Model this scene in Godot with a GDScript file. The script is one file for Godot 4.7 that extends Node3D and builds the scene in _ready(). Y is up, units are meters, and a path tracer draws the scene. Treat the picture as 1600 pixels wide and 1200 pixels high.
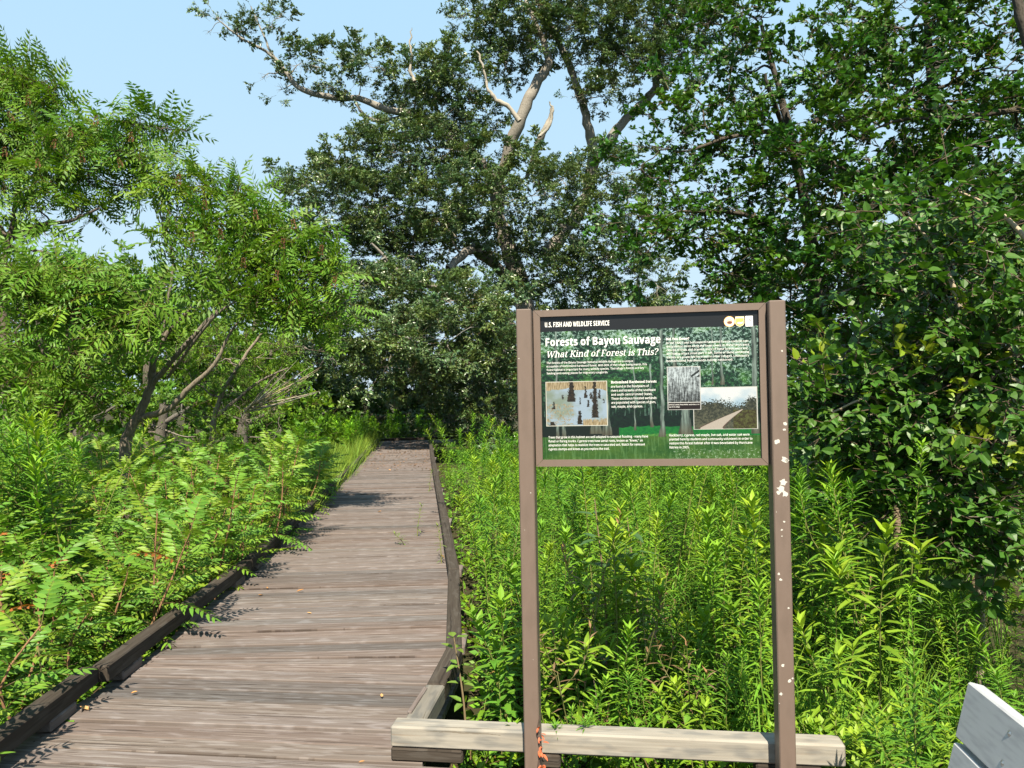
extends Node3D
# A boardwalk running into a wooded wetland, with an interpretive sign, a bench and dense summer growth.

const FOCAL := 1180.0            # pixels of the 1600 x 1200 photograph
const EYE := Vector3(0, 1.55, 0) # above the deck, which is y = 0
const GROUND := -0.45
const TURN := 7.8                # degrees: how far the platform is turned against the view

var look := Basis.from_euler(Vector3(atan(15.0 / FOCAL), 0, deg_to_rad(-1.1)))
var rng := RandomNumberGenerator.new()
var taken := {}
var M := {}


# ---------------------------------------------------------------- mesh building
class MB:
	var v := PackedVector3Array()
	var n := PackedVector3Array()
	var c := PackedColorArray()
	var uv := PackedVector2Array()

	func tri(a: Vector3, b: Vector3, d: Vector3, col: Color) -> void:
		var m := (d - a).cross(b - a).normalized()
		v.append(a); v.append(b); v.append(d)
		for i in 3:
			n.append(m); c.append(col); uv.append(Vector2.ZERO)

	func smooth_tri(p: Array, m: Array, col: Color) -> void:
		for i in 3:
			v.append(p[i]); n.append(m[i]); c.append(col); uv.append(Vector2.ZERO)

	# a flat convex polygon whose front looks away from the point inside
	func face(p: Array, inside: Vector3, col: Color, uvs: Array = []) -> void:
		var m: Vector3 = (p[2] - p[0]).cross(p[1] - p[0])
		var flip: bool = m.dot(p[0] - inside) < 0
		m = (-m if flip else m).normalized()
		for k in range(1, p.size() - 1):
			var order := [0, k + 1, k] if flip else [0, k, k + 1]
			for i in order:
				v.append(p[i]); n.append(m); c.append(col)
				uv.append(uvs[i] if uvs else Vector2.ZERO)

	# a tapering tube along points
	func tube(pts: PackedVector3Array, rad: PackedFloat32Array, sides: int, col: Color) -> void:
		var count := pts.size()
		if count < 2:
			return
		var rings := []
		var outs := []
		var side := Vector3.ZERO
		for i in count:
			var dir := (pts[mini(i + 1, count - 1)] - pts[maxi(i - 1, 0)]).normalized()
			if i == 0:
				side = dir.cross(Vector3(0.31, 0.2, 0.93)).normalized()
			side = (side - dir * side.dot(dir)).normalized()
			var other := dir.cross(side)
			var ring := []
			var out := []
			for k in sides:
				var a := TAU * k / sides
				var o := side * cos(a) + other * sin(a)
				ring.append(pts[i] + o * rad[i])
				out.append(o)
			rings.append(ring)
			outs.append(out)
		for i in count - 1:
			for k in sides:
				var q := (k + 1) % sides
				smooth_tri([rings[i][k], rings[i + 1][k], rings[i][q]], [outs[i][k], outs[i + 1][k], outs[i][q]], col)
				smooth_tri([rings[i][q], rings[i + 1][k], rings[i + 1][q]], [outs[i][q], outs[i + 1][k], outs[i + 1][q]], col)
		var tip := pts[count - 1]
		for k in sides:
			tri(rings[count - 1][k], tip, rings[count - 1][(k + 1) % sides], col)

	# a box with chamfered edges; its long side is x; wood grain runs along u
	func box(size: Vector3, at: Transform3D, col: Color, bevel := 0.004, uo := 0.0, row := 0) -> void:
		var h := size * 0.5
		var b := minf(bevel, minf(h.x, minf(h.y, h.z)) * 0.45)
		var put := func(pl: Array) -> void:
			var w := []
			var t := []
			for p in pl:
				w.append(at * p)
				t.append(Vector2(p.x / 2.4 + uo, (row + clampf((p.y + p.z) / (size.y + size.z) + 0.5, 0.02, 0.98)) / 8.0))
			face(w, at.origin, col, t)
		var corner := func(s: Vector3, axis: int) -> Vector3:
			var p := Vector3(s.x * (h.x - b), s.y * (h.y - b), s.z * (h.z - b))
			p[axis] = s[axis] * h[axis]
			return p
		for axis in 3:
			var u := (axis + 1) % 3
			var w := (axis + 2) % 3
			for s in [-1.0, 1.0]:
				var q := []
				for k in [[-1, -1], [1, -1], [1, 1], [-1, 1]]:
					var g := Vector3.ZERO
					g[axis] = s; g[u] = k[0]; g[w] = k[1]
					q.append(corner.call(g, axis))
				put.call(q)
			for s in [-1.0, 1.0]:
				for r in [-1.0, 1.0]:
					var g0 := Vector3.ZERO
					g0[axis] = s; g0[u] = r; g0[w] = -1
					var g1 := g0
					g1[w] = 1
					put.call([corner.call(g0, axis), corner.call(g1, axis), corner.call(g1, u), corner.call(g0, u)])
		for k in 8:
			var s := Vector3(1 if k & 1 else -1, 1 if k & 2 else -1, 1 if k & 4 else -1)
			put.call([corner.call(s, 0), corner.call(s, 1), corner.call(s, 2)])

	# a leaf: base at the origin of t, pointing along +z, its face up along +y
	func leaf(t: Transform3D, long: float, wide: float, fold: float, droop: float, col: Color, fine := false, belly := 0.4) -> void:
		var base := t.origin
		var tip := t * Vector3(0, -droop * long, long)
		var h := wide * 0.5
		if fine:
			var z1 := belly * 0.55
			var z2 := belly + (1 - belly) * 0.35
			var r1 := t * Vector3(0, -droop * long * z1 * z1, long * z1)
			var r2 := t * Vector3(0, -droop * long * z2 * z2, long * z2)
			for s in [-1.0, 1.0]:
				var e1 := t * Vector3(s * h * 0.92, fold * h - droop * long * z1 * z1, long * (z1 + 0.03))
				var e2 := t * Vector3(s * h * 0.8, fold * h * 0.9 - droop * long * z2 * z2, long * z2)
				var em := t * Vector3(s * h * 0.38, fold * h * 0.4 - droop * long * 0.7, long * 0.84)
				if s < 0:
					tri(base, r1, e1, col); tri(e1, r1, r2, col); tri(e1, r2, e2, col); tri(e2, r2, em, col); tri(em, r2, tip, col)
				else:
					tri(base, e1, r1, col); tri(e1, r2, r1, col); tri(e1, e2, r2, col); tri(e2, em, r2, col); tri(em, tip, r2, col)
		else:
			var r := t * Vector3(0, -droop * long * 0.2, long * belly)
			var e0 := t * Vector3(-h, fold * h - droop * long * 0.2, long * belly)
			var e1 := t * Vector3(h, fold * h - droop * long * 0.2, long * belly)
			tri(base, r, e0, col); tri(e0, r, tip, col); tri(base, e1, r, col); tri(r, e1, tip, col)

	func mesh() -> ArrayMesh:
		var a := []
		a.resize(Mesh.ARRAY_MAX)
		a[Mesh.ARRAY_VERTEX] = v
		a[Mesh.ARRAY_NORMAL] = n
		a[Mesh.ARRAY_COLOR] = c
		a[Mesh.ARRAY_TEX_UV] = uv
		var m := ArrayMesh.new()
		m.add_surface_from_arrays(Mesh.PRIMITIVE_TRIANGLES, a)
		return m


func R(a: float, b: float) -> float:
	return rng.randf_range(a, b)


func numbered(called: String) -> String:
	taken[called] = taken.get(called, -1) + 1
	return called if taken[called] == 0 else "%s_%03d" % [called, taken[called]]


func tag(o: Node, label: String, category: String, group := "", kind := "") -> void:
	if label: o.set_meta("label", label)
	if category: o.set_meta("category", category)
	if group: o.set_meta("group", group)
	if kind: o.set_meta("kind", kind)


func thing(called: String, label: String, category: String, where := Vector3.ZERO, group := "", kind := "") -> Node3D:
	var o := Node3D.new()
	o.name = numbered(called)
	add_child(o)
	o.position = where
	tag(o, label, category, group, kind)
	return o


func part(called: String, m: Mesh, mat: Material, parent: Node, at := Transform3D(), kind := "") -> MeshInstance3D:
	var o := MeshInstance3D.new()
	o.name = called
	o.mesh = m
	o.material_override = mat
	o.transform = at
	if kind: o.set_meta("kind", kind)
	parent.add_child(o, true)
	return o


func single(called: String, m: Mesh, mat: Material, label: String, category: String, group := "", kind := "", at := Transform3D()) -> MeshInstance3D:
	var o := part(numbered(called), m, mat, self, at)
	tag(o, label, category, group, kind)
	return o


func scatter(called: String, m: Mesh, mat: Material, at: Array, tints: Array, parent: Node) -> MultiMeshInstance3D:
	var mm := MultiMesh.new()
	mm.transform_format = MultiMesh.TRANSFORM_3D
	mm.use_colors = true
	mm.mesh = m
	mm.instance_count = at.size()
	for i in at.size():
		mm.set_instance_transform(i, at[i])
		mm.set_instance_color(i, tints[i])
	var o := MultiMeshInstance3D.new()
	o.name = called
	o.multimesh = mm
	o.material_override = mat
	o.set_meta("kind", "stuff")
	parent.add_child(o, true)
	return o


# a pixel of the photograph gives a direction; the distance ahead is given
func P(px: float, py: float, ahead: float) -> Vector3:
	var d := look * Vector3((px - 800) / FOCAL, -(py - 600) / FOCAL, -1)
	return EYE + d * (ahead / -d.z)


func on_level(px: float, py: float, h: float) -> Vector3:
	var d := look * Vector3((px - 800) / FOCAL, -(py - 600) / FOCAL, -1)
	return EYE + d * ((h - EYE.y) / d.y)


func curve(pts: Array, per := 4) -> PackedVector3Array:
	var out := PackedVector3Array()
	for i in pts.size() - 1:
		var a: Vector3 = pts[maxi(i - 1, 0)]
		var b: Vector3 = pts[i]
		var c: Vector3 = pts[i + 1]
		var d: Vector3 = pts[mini(i + 2, pts.size() - 1)]
		for k in per:
			out.append(b.cubic_interpolate(c, a, d, float(k) / per))
	out.append(pts[pts.size() - 1])
	return out


func facing(z: Vector3, up := Vector3.UP) -> Basis:
	z = z.normalized()
	var x := up.cross(z)
	if x.length() < 0.01:
		x = Vector3.RIGHT
	x = x.normalized()
	return Basis(x, z.cross(x), z)


func ball() -> Vector3:
	while true:
		var p := Vector3(R(-1, 1), R(-1, 1), R(-1, 1))
		if p.length() < 1.0 and p.length() > 0.02:
			return p
	return Vector3.UP


func lin(r: float, g: float, b: float) -> Color:
	return Color(r, g, b)


# ---------------------------------------------------------------- materials
func plain(color: Color, rough: float, spec := 0.5, metal := 0.0) -> StandardMaterial3D:
	var m := StandardMaterial3D.new()
	m.albedo_color = color.linear_to_srgb()
	m.roughness = rough
	m.metallic_specular = spec
	m.metallic = metal
	m.vertex_color_use_as_albedo = true
	return m


func leafy(rough: float, through: float, spec := 0.5) -> StandardMaterial3D:
	var m := plain(Color.WHITE, rough, spec)
	m.cull_mode = BaseMaterial3D.CULL_DISABLED
	m.backlight_enabled = true
	m.backlight = Color(0.92 * through, 1.0 * through, 0.3 * through).linear_to_srgb()
	return m


func noise(freq: float, seed_: int, octaves := 4) -> FastNoiseLite:
	var f := FastNoiseLite.new()
	f.seed = seed_
	f.noise_type = FastNoiseLite.TYPE_SIMPLEX_SMOOTH
	f.frequency = freq
	f.fractal_octaves = octaves
	return f


func noise_texture(freq: float, seed_: int, colors: Array, size := 512, octaves := 5) -> NoiseTexture2D:
	var t := NoiseTexture2D.new()
	t.width = size
	t.height = size
	t.seamless = true
	t.noise = noise(freq, seed_, octaves)
	var ramp := Gradient.new()
	var offs := PackedFloat32Array()
	var cols := PackedColorArray()
	for i in colors.size():
		offs.append(float(i) / (colors.size() - 1))
		cols.append((colors[i] as Color).linear_to_srgb())
	ramp.offsets = offs
	ramp.colors = cols
	t.color_ramp = ramp
	return t


func wood_pictures() -> Array:
	var w := 1024
	var h := 1024
	var im := Image.create(w, h, false, Image.FORMAT_RGB8)
	var hi := Image.create(w, h, false, Image.FORMAT_L8)
	var fresh := Image.create(w, h, false, Image.FORMAT_RGB8)
	var streak := noise(1.0, 11, 3)
	var fine := noise(1.0, 12, 2)
	var patch := noise(1.0, 13, 3)
	var r := RandomNumberGenerator.new()
	r.seed = 77
	for row in 8:
		var knots := []
		for k in 5:
			knots.append([r.randf_range(30, w - 30), r.randf_range(14, 114), r.randf_range(4, 9)])
		for y in 128:
			for x in w:
				var yy := float(y)
				var dark := 0.0
				for k in knots:
					var dx: float = (x - k[0]) / 3.2
					var dy: float = y - k[1]
					var d := dx * dx + dy * dy
					var s: float = k[2] * k[2]
					if d < s * 16:
						yy += dy * 0.9 * exp(-d / (s * 2.2))
						if d < s:
							dark = maxf(dark, 1.0 - d / s)
				var a := streak.get_noise_2d(x * 0.0035 + row * 31, yy * 0.03 + row * 57)
				var b := fine.get_noise_2d(x * 0.0045 + row * 13, yy * 0.07 + row * 91)
				var p := patch.get_noise_2d(x * 0.009 + row * 71, yy * 0.021 + row * 17)
				var k2 := clampf(0.5 + a * 0.6, 0, 1)
				var col := Color(0.165, 0.13, 0.113).lerp(Color(0.232, 0.20, 0.185), k2)
				if p > 0.12:
					col = col.lerp(Color(0.30, 0.27, 0.265), clampf((p - 0.12) * 2.0, 0, 0.7))
				if b > 0.34 and a > 0.0:
					col = col.lerp(Color(0.34, 0.30, 0.265), clampf((b - 0.34) * 1.4, 0, 0.32))
				if b < -0.36:
					col = col.lerp(Color(0.075, 0.055, 0.05), clampf((-b - 0.36) * 1.3, 0, 0.35))
				col = col.lerp(Color(0.06, 0.04, 0.03), dark * 0.65)
				im.set_pixel(x, row * 128 + y, col.linear_to_srgb())
				var sawn := Color(0.225, 0.20, 0.165).lerp(Color(0.30, 0.275, 0.235), k2)
				sawn = sawn.lerp(Color(0.15, 0.145, 0.135), clampf(-p * 1.8, 0, 0.7)).lerp(Color(0.2, 0.14, 0.09), clampf(-b - 0.4, 0, 0.5))
				fresh.set_pixel(x, row * 128 + y, sawn.lerp(Color(0.1, 0.07, 0.05), dark * 0.3).linear_to_srgb())
				hi.set_pixel(x, row * 128 + y, Color(1, 1, 1) * clampf(0.55 + b * 0.55 + a * 0.3 - dark * 0.2, 0, 1))
	# checks, cracks and worn pale fibres along the grain
	for row in 8:
		for k in 14:
			var x0 := r.randi_range(0, w - 60)
			var long := r.randi_range(60, 420)
			var yc := r.randf_range(6, 121)
			var drift := r.randf_range(-0.02, 0.02)
			var thick := r.randf_range(0.8, 2.6) * (1.6 if k < 6 else 1.0)
			var pale := k % 3 == 0
			for i in long:
				var x := x0 + i
				if x >= w:
					break
				var t := thick * sin(PI * i / long)
				var mid := yc + drift * i + fine.get_noise_2d(x * 0.02, row * 40 + k * 9) * 3.0
				for y in range(int(mid - t), int(mid + t) + 1):
					if y < 1 or y > 126:
						continue
					var c := im.get_pixel(x, row * 128 + y).srgb_to_linear()
					c = c.lerp(Color(0.36, 0.325, 0.30), 0.45) if pale else c.lerp(Color(0.05, 0.037, 0.03), 0.62)
					im.set_pixel(x, row * 128 + y, c.linear_to_srgb())
					if not pale:
						hi.set_pixel(x, row * 128 + y, Color(0.15, 0.15, 0.15))
						fresh.set_pixel(x, row * 128 + y, fresh.get_pixel(x, row * 128 + y).lerp(Color(0.3, 0.26, 0.2), 0.4))
	return [ImageTexture.create_from_image(im), ImageTexture.create_from_image(hi), ImageTexture.create_from_image(fresh)]


func wooden(tint: Color, pics: Array, rough := 0.85) -> StandardMaterial3D:
	var m := plain(tint, rough, 0.35)
	m.albedo_texture = pics[0]
	m.heightmap_enabled = true
	m.heightmap_texture = pics[1]
	m.heightmap_scale = 0.1
	return m


func make_materials() -> void:
	var pics := wood_pictures()
	M.deck = wooden(Color(0.61, 0.595, 0.59), pics)
	M.kerb = wooden(Color(0.19, 0.18, 0.155), pics, 0.9)
	M.pale = wooden(Color(0.86, 0.87, 0.88), [pics[2], pics[1]])
	M.under = wooden(Color(0.62, 0.60, 0.60), pics, 0.95)
	M.bark = plain(Color.WHITE, 0.95, 0.25)
	M.bark.albedo_texture = noise_texture(0.03, 5, [lin(0.35, 0.33, 0.3), lin(0.8, 0.77, 0.72), lin(1, 0.98, 0.95)], 512)
	M.bark.uv1_triplanar = true
	M.bark.uv1_world_triplanar = true
	M.bark.uv1_scale = Vector3(2.5, 0.9, 2.5)
	M.bark.heightmap_enabled = true
	M.bark.heightmap_texture = M.bark.albedo_texture
	M.bark.heightmap_scale = 2.0
	M.twig = plain(Color.WHITE, 0.9, 0.3)
	M.weed = leafy(0.5, 0.62, 0.34)
	M.sumac = leafy(0.46, 0.66, 0.36)
	M.oak = leafy(0.34, 0.34)
	M.broad = leafy(0.42, 0.55, 0.42)
	M.grass = leafy(0.6, 0.5, 0.3)
	M.dry = leafy(0.7, 0.4)
	M.soil = plain(Color.WHITE, 1.0, 0.2)
	M.soil.albedo_texture = noise_texture(0.02, 9, [lin(0.018, 0.014, 0.009), lin(0.045, 0.036, 0.02), lin(0.03, 0.035, 0.014), lin(0.08, 0.062, 0.035)], 512)
	M.soil.uv1_triplanar = true
	M.soil.uv1_world_triplanar = true
	M.soil.uv1_scale = Vector3(0.45, 0.45, 0.45)
	M.brown = plain(Color(0.122, 0.088, 0.070), 0.5, 0.5)
	var grime := noise_texture(0.012, 21, [lin(0.86, 0.86, 0.85), lin(1, 1, 1), lin(0.94, 0.93, 0.92)], 512)
	M.brown.albedo_texture = grime
	M.brown.uv1_triplanar = true
	M.brown.uv1_scale = Vector3(2, 0.7, 2)
	M.chip = plain(Color(0.42, 0.40, 0.36), 0.85)
	M.white = plain(Color(0.66, 0.66, 0.64), 0.6)
	M.plastic = plain(Color(0.36, 0.365, 0.375), 0.42, 0.5)
	M.plastic.albedo_texture = noise_texture(0.02, 31, [lin(0.72, 0.72, 0.74), lin(0.95, 0.95, 0.95), lin(1, 1, 1)], 512)
	M.plastic.uv1_triplanar = true
	M.plastic.uv1_scale = Vector3(0.8, 5, 5)
	M.metal = plain(Color(0.45, 0.45, 0.46), 0.35, 0.5, 0.9)


# ---------------------------------------------------------------- view, sky, sun
func set_view() -> void:
	var cam := Camera3D.new()
	cam.name = "camera"
	cam.fov = rad_to_deg(2 * atan(600.0 / FOCAL))
	cam.near = 0.05
	cam.far = 600
	add_child(cam)
	cam.transform = Transform3D(look, EYE)
	cam.current = true
	var env := Environment.new()
	env.background_mode = Environment.BG_SKY
	var sky := ProceduralSkyMaterial.new()
	sky.sky_top_color = Color(0.16, 0.265, 0.355).linear_to_srgb()
	sky.sky_horizon_color = Color(0.275, 0.335, 0.375).linear_to_srgb()
	sky.sky_curve = 0.2
	sky.ground_bottom_color = Color(0.05, 0.06, 0.03).linear_to_srgb()
	sky.ground_horizon_color = Color(0.12, 0.14, 0.09).linear_to_srgb()
	env.sky = Sky.new()
	env.sky.sky_material = sky
	env.tonemap_mode = Environment.TONE_MAPPER_LINEAR
	env.tonemap_exposure = 2.8
	env.sdfgi_enabled = true
	env.ssao_enabled = true
	env.ssil_enabled = true
	var we := WorldEnvironment.new()
	we.name = "environment"
	we.environment = env
	add_child(we)
	var sun := DirectionalLight3D.new()
	sun.name = "sun"
	var el := deg_to_rad(51.0)
	var az := deg_to_rad(3.0)
	sun.basis = Basis.looking_at(Vector3(-sin(az) * cos(el), -sin(el), -cos(az) * cos(el)))
	sun.light_energy = 1.5
	sun.light_angular_distance = 0.5
	sun.light_color = Color(1.0, 0.955, 0.87)
	sun.shadow_enabled = true
	sun.sky_mode = DirectionalLight3D.SKY_MODE_LIGHT_ONLY
	add_child(sun)


func _ready() -> void:
	rng.seed = 20240
	set_view()
	make_materials()
	make_ground()
	make_boardwalk()
	make_sign()
	make_bench()
	make_oak()
	make_left_trees()
	make_right_trees()
	make_far_trees()
	make_sumac_shrubs()
	make_weeds()
	make_low_growth()
	make_small_things()


# ---------------------------------------------------------------- ground and boardwalk
func make_ground() -> void:
	var mb := MB.new()
	var f := noise(0.12, 3, 3)
	var xs := []
	var zs := []
	for i in 61:
		var t := (i - 30) / 30.0
		xs.append(signf(t) * (absf(t) * 14 + pow(absf(t), 6) * 240))
		zs.append(-10 + signf(t) * (absf(t) * 20 + pow(absf(t), 6) * 240))
	for i in 60:
		for k in 60:
			var q := []
			for c in [[i, k], [i + 1, k], [i + 1, k + 1], [i, k + 1]]:
				var x: float = xs[c[0]]
				var z: float = zs[c[1]]
				q.append(Vector3(x, GROUND + f.get_noise_2d(x, z) * 0.12, z))
			mb.face(q, Vector3(0, -900, 0), Color.WHITE)
	single("ground", mb.mesh(), M.soil, "dark damp soil with leaf litter under the plants", "ground", "", "structure")


# the two edges of the deck as functions of the distance ahead
func left_edge(z: float) -> float:
	return edge([[-9, 2.3], [-2.05, 2.21], [-2.2, 3.4], [-2.15, 4.6], [-2.32, 6.86], [-2.58, 9.2], [-2.92, 12.2], [-3.42, 16.6], [-4.44, 25.0], [-4.6, 26.2]], z)


func right_edge(z: float) -> float:
	return edge([[0, 0], [-0.50, 3.2], [-0.46, 3.66], [-0.41, 4.2], [-0.56, 6.14], [-0.96, 9.5], [-1.44, 13.4], [-1.92, 17.4], [-2.78, 24.7], [-2.9, 26.2]], z)


func edge(pts: Array, z: float) -> float:
	for i in range(1, pts.size() - 1):
		if z <= pts[i + 1][1]:
			return lerpf(pts[i][0], pts[i + 1][0], (z - pts[i][1]) / (pts[i + 1][1] - pts[i][1]))
	return pts[pts.size() - 1][0]


# one deck board given by its four upper corners
func board(a: Vector3, b: Vector3, c: Vector3, d: Vector3, parent: Node) -> void:
	var mb := MB.new()
	var tone := R(0.66, 1.22)
	var warm := R(-0.07, 0.07)
	var col := Color(tone * (1 + warm), tone, tone * (1 - warm * 0.6))
	var lift := Vector3(0, R(-0.007, 0.004), 0)
	var inside := (a + b + c + d) * 0.25 - Vector3(0, 0.02, 0)
	var top := [a + lift, b + lift, c + lift + Vector3(0, R(-0.002, 0.002), 0), d + lift + Vector3(0, R(-0.002, 0.002), 0)]
	var gap := 0.008
	var row := rng.randi() % 8
	var uo := R(0.0, 0.25)
	var flip := rng.randf() < 0.5
	var mid: Vector3 = (top[0] + top[1] + top[2] + top[3]) * 0.25
	var rim := []
	var flat := []
	var low := []
	var tv := []
	for i in 4:
		var p: Vector3 = top[i]
		var across: Vector3 = (top[3 - i] - p)
		across.y = 0
		across = across.normalized()
		var r := p + across * gap
		rim.append(r - Vector3(0, 0.004, 0))
		flat.append(r + across * 0.004)
		low.append(r - Vector3(0, 0.038, 0))
		var u := uo + (0.0 if i == 0 or i == 3 else (b - a).length() / 2.4)
		tv.append(Vector2(1.0 - u if flip else u, (row + (0.04 if i < 2 else 0.96)) / 8.0))
	mb.face(flat, inside, col, tv)
	for i in 4:
		var j := (i + 1) % 4
		mb.face([flat[i], flat[j], rim[j], rim[i]], inside, col, [tv[i], tv[j], tv[j], tv[i]])
		mb.face([rim[i], rim[j], low[j], low[i]], inside, col, [tv[i], tv[j], tv[j], tv[i]])
	for i in 4:
		var k := 1.0 if i < 2 else -1.0
	for e in 2:                       # nail heads at both ends
		for s in [0.3, 0.7]:
			var p0: Vector3 = lerp(flat[0 if e == 0 else 1], flat[3 if e == 0 else 2], s)
			var p1: Vector3 = lerp(flat[1 if e == 0 else 0], flat[2 if e == 0 else 3], s)
			var q := p0 + (p1 - p0).normalized() * 0.07 + Vector3(0, 0.0008, 0)
			var disc := []
			for k in 6:
				disc.append(q + Vector3(cos(k * TAU / 6), 0, sin(k * TAU / 6)) * 0.0055)
			mb.face(disc, q - Vector3(0, 1, 0), Color(0.25, 0.2, 0.18))
	part("plank", mb.mesh(), M.deck, parent)


func timber(a: Vector3, b: Vector3, wide: float, high: float, called: String, mat: Material, parent: Node, tone := 1.0) -> MeshInstance3D:
	var mb := MB.new()
	var d := b - a
	var x := d.normalized()
	var z := x.cross(Vector3.UP).normalized()
	var t := Transform3D(Basis(x, z.cross(x).normalized() * 1.0, z), (a + b) * 0.5)
	mb.box(Vector3(d.length(), high, wide), Transform3D(), Color(tone, tone, tone), 0.007, R(0.4, 0.6), rng.randi() % 8)
	return part(called, mb.mesh(), mat, parent, t)


func make_boardwalk() -> void:
	var bw := thing("boardwalk", "weathered brown plank boardwalk bending away into the trees", "boardwalk", Vector3.ZERO, "", "structure")
	var slope := tan(deg_to_rad(TURN))
	# platform boards, parallel to the pale beam, from behind the camera to the beam
	var w := 0.142
	var k := 0
	while true:
		var z0 := -3.2 + 0.142 * k      # at x = -0.5
		if z0 > 1.4:
			break
		var cuts := [-2.34, 0.1, 1.3 if k < 5 else 1.62] if k % 2 == 0 else [-2.34, -0.02, 1.3 if k < 5 else 1.62]
		for c in 2:
			var x0: float = cuts[c] + 0.002
			var x1: float = cuts[c + 1] - 0.002
			board(Vector3(x0, 0, z0 + (x0 + 0.5) * slope), Vector3(x1, 0, z0 + (x1 + 0.5) * slope), Vector3(x1, 0, z0 + w + (x1 + 0.5) * slope), Vector3(x0, 0, z0 + w + (x0 + 0.5) * slope), bw)
		k += 1
	# beyond the corner: three groups of boards, given by where they end on the left and on the right
	var lefts := []
	var rights := []
	for i in 8:
		rights.append(3.2 + i * w)
		lefts.append(3.2 + i * w + 1.72 * slope)
	for i in 3:
		rights.append(rights[7] + (i + 1) * 0.152)
		lefts.append(lefts[7] + (i + 1) * 0.06)
	var r0: float = rights[10]
	var l0: float = lefts[10]
	var far := 24.6
	var count := int((far - r0) / w)
	for i in count:
		rights.append(r0 + (i + 1) * (far - r0) / count)
		lefts.append(l0 + (i + 1) * (far - 0.22 - l0) / count)
	for i in lefts.size() - 1:
		var za: float = lefts[i]
		var zb: float = lefts[i + 1]
		var ya: float = rights[i]
		var yb: float = rights[i + 1]
		var over := 0.09
		board(Vector3(left_edge(zb) - over, 0, -zb), Vector3(right_edge(yb) + over, 0, -yb), Vector3(right_edge(ya) + over, 0, -ya), Vector3(left_edge(za) - over, 0, -za), bw)
	# the far end turns right
	for i in 34:
		var x0 := -4.55 + i * w
		board(Vector3(x0, -0.001, -24.62 + i * 0.0), Vector3(x0 + 0.02, -0.001, -26.2), Vector3(x0 + w + 0.02, -0.001, -26.2), Vector3(x0 + w, -0.001, -24.62), bw)
	# kerbs
	var lz := [2.2, 4.02, 6.6, 9.4, 12.4, 15.4, 18.4, 21.6, 24.9]
	for i in lz.size() - 1:
		var off := 0.09 if i == 0 else 0.035 + R(-0.01, 0.01)
		var a := Vector3(left_edge(lz[i]) - off, 0.104, -lz[i] - 0.004)
		var b := Vector3(left_edge(lz[i + 1]) - off, 0.104, -lz[i + 1] + 0.004)
		timber(a, b, 0.09, 0.09, "kerb_timber", M.kerb, bw, R(0.85, 1.2))
		var n := int((b - a).length() / 1.1)
		for j in n + 1:
			var p: Vector3 = a.lerp(b, (j + 0.3) / (n + 0.6))
			timber(p + (b - a).normalized() * -0.12 + Vector3(0, -0.0755, 0), p + (b - a).normalized() * 0.12 + Vector3(0, -0.0755, 0), 0.085, 0.055, "spacer_block", M.under, bw)
	timber(Vector3(-4.5, 0.104, -24.95), Vector3(-1.4, 0.104, -25.7), 0.09, 0.09, "kerb_timber", M.kerb, bw)
	var rz := [3.68, 6.1, 8.6, 11.6, 14.6, 17.6, 20.8, 24.0]
	for i in rz.size() - 1:
		var a := Vector3(right_edge(rz[i]) + 0.06, 0.104, -rz[i] - 0.004)
		var b := Vector3(right_edge(rz[i + 1]) + 0.06, 0.104, -rz[i + 1] + 0.004)
		if i == 0:
			var mid := Vector3(right_edge(4.2) + 0.06, 0.104, -4.2)
			timber(a, mid, 0.09, 0.09, "kerb_timber", M.kerb, bw, 1.9)
			a = mid
		timber(a, b, 0.09, 0.09, "kerb_timber", M.kerb, bw, R(1.5, 2.0))
		timber(a + Vector3(0, -0.0755, -0.3), a + Vector3(0, -0.0755, -0.55), 0.08, 0.055, "spacer_block", M.under, bw)
	# the corner: a short split piece and the pale newer beam
	var corner := timber(Vector3(right_edge(3.24) + 0.05, 0.106, -3.29), Vector3(right_edge(3.67) + 0.06, 0.106, -3.67), 0.095, 0.09, "kerb_timber", M.pale, bw, 0.62)
	tag(corner, "short split kerb piece meeting the pale beam at the corner", "")
	var splinter := timber(Vector3(right_edge(3.3) + 0.012, 0.155, -3.34), Vector3(right_edge(3.66) + 0.02, 0.154, -3.62), 0.02, 0.012, "splinter", M.under, bw, 1.4)
	splinter.rotate_object_local(Vector3.RIGHT, 0.2)
	var bx := Vector3(cos(deg_to_rad(TURN)), 0, sin(deg_to_rad(TURN)))
	var back := Vector3(bx.z, 0, -bx.x)
	var b0 := Vector3(-0.545, 0.105, -3.222) + back * 0.047
	var beam := timber(b0, b0 + bx * 1.84, 0.094, 0.088, "kerb_beam", M.pale, bw, 1.0)
	tag(beam, "pale newer timber beam along the platform edge", "")
	for s in [[0.0, 0.31], [0.62, 0.72], [1.5, 1.75]]:
		timber(b0 + bx * s[0] + Vector3(0, -0.076, 0), b0 + bx * s[1] + Vector3(0, -0.076, 0), 0.09, 0.057, "spacer_block", M.kerb, bw, 2.2)
	# what carries the deck
	for z in [3.4, 6.0, 8.6, 11.2, 13.8, 16.4, 19.0, 21.6, 24.2]:
		for x in [left_edge(z) + 0.03, right_edge(z) - 0.03]:
			timber(Vector3(x, -0.09, -z), Vector3(x + 0.001, -0.62, -z), 0.1, 0.1, "pile", M.under, bw)
	var ends := [2.4, 6.5, 11.0, 16.0, 21.0, 25.5]
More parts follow.
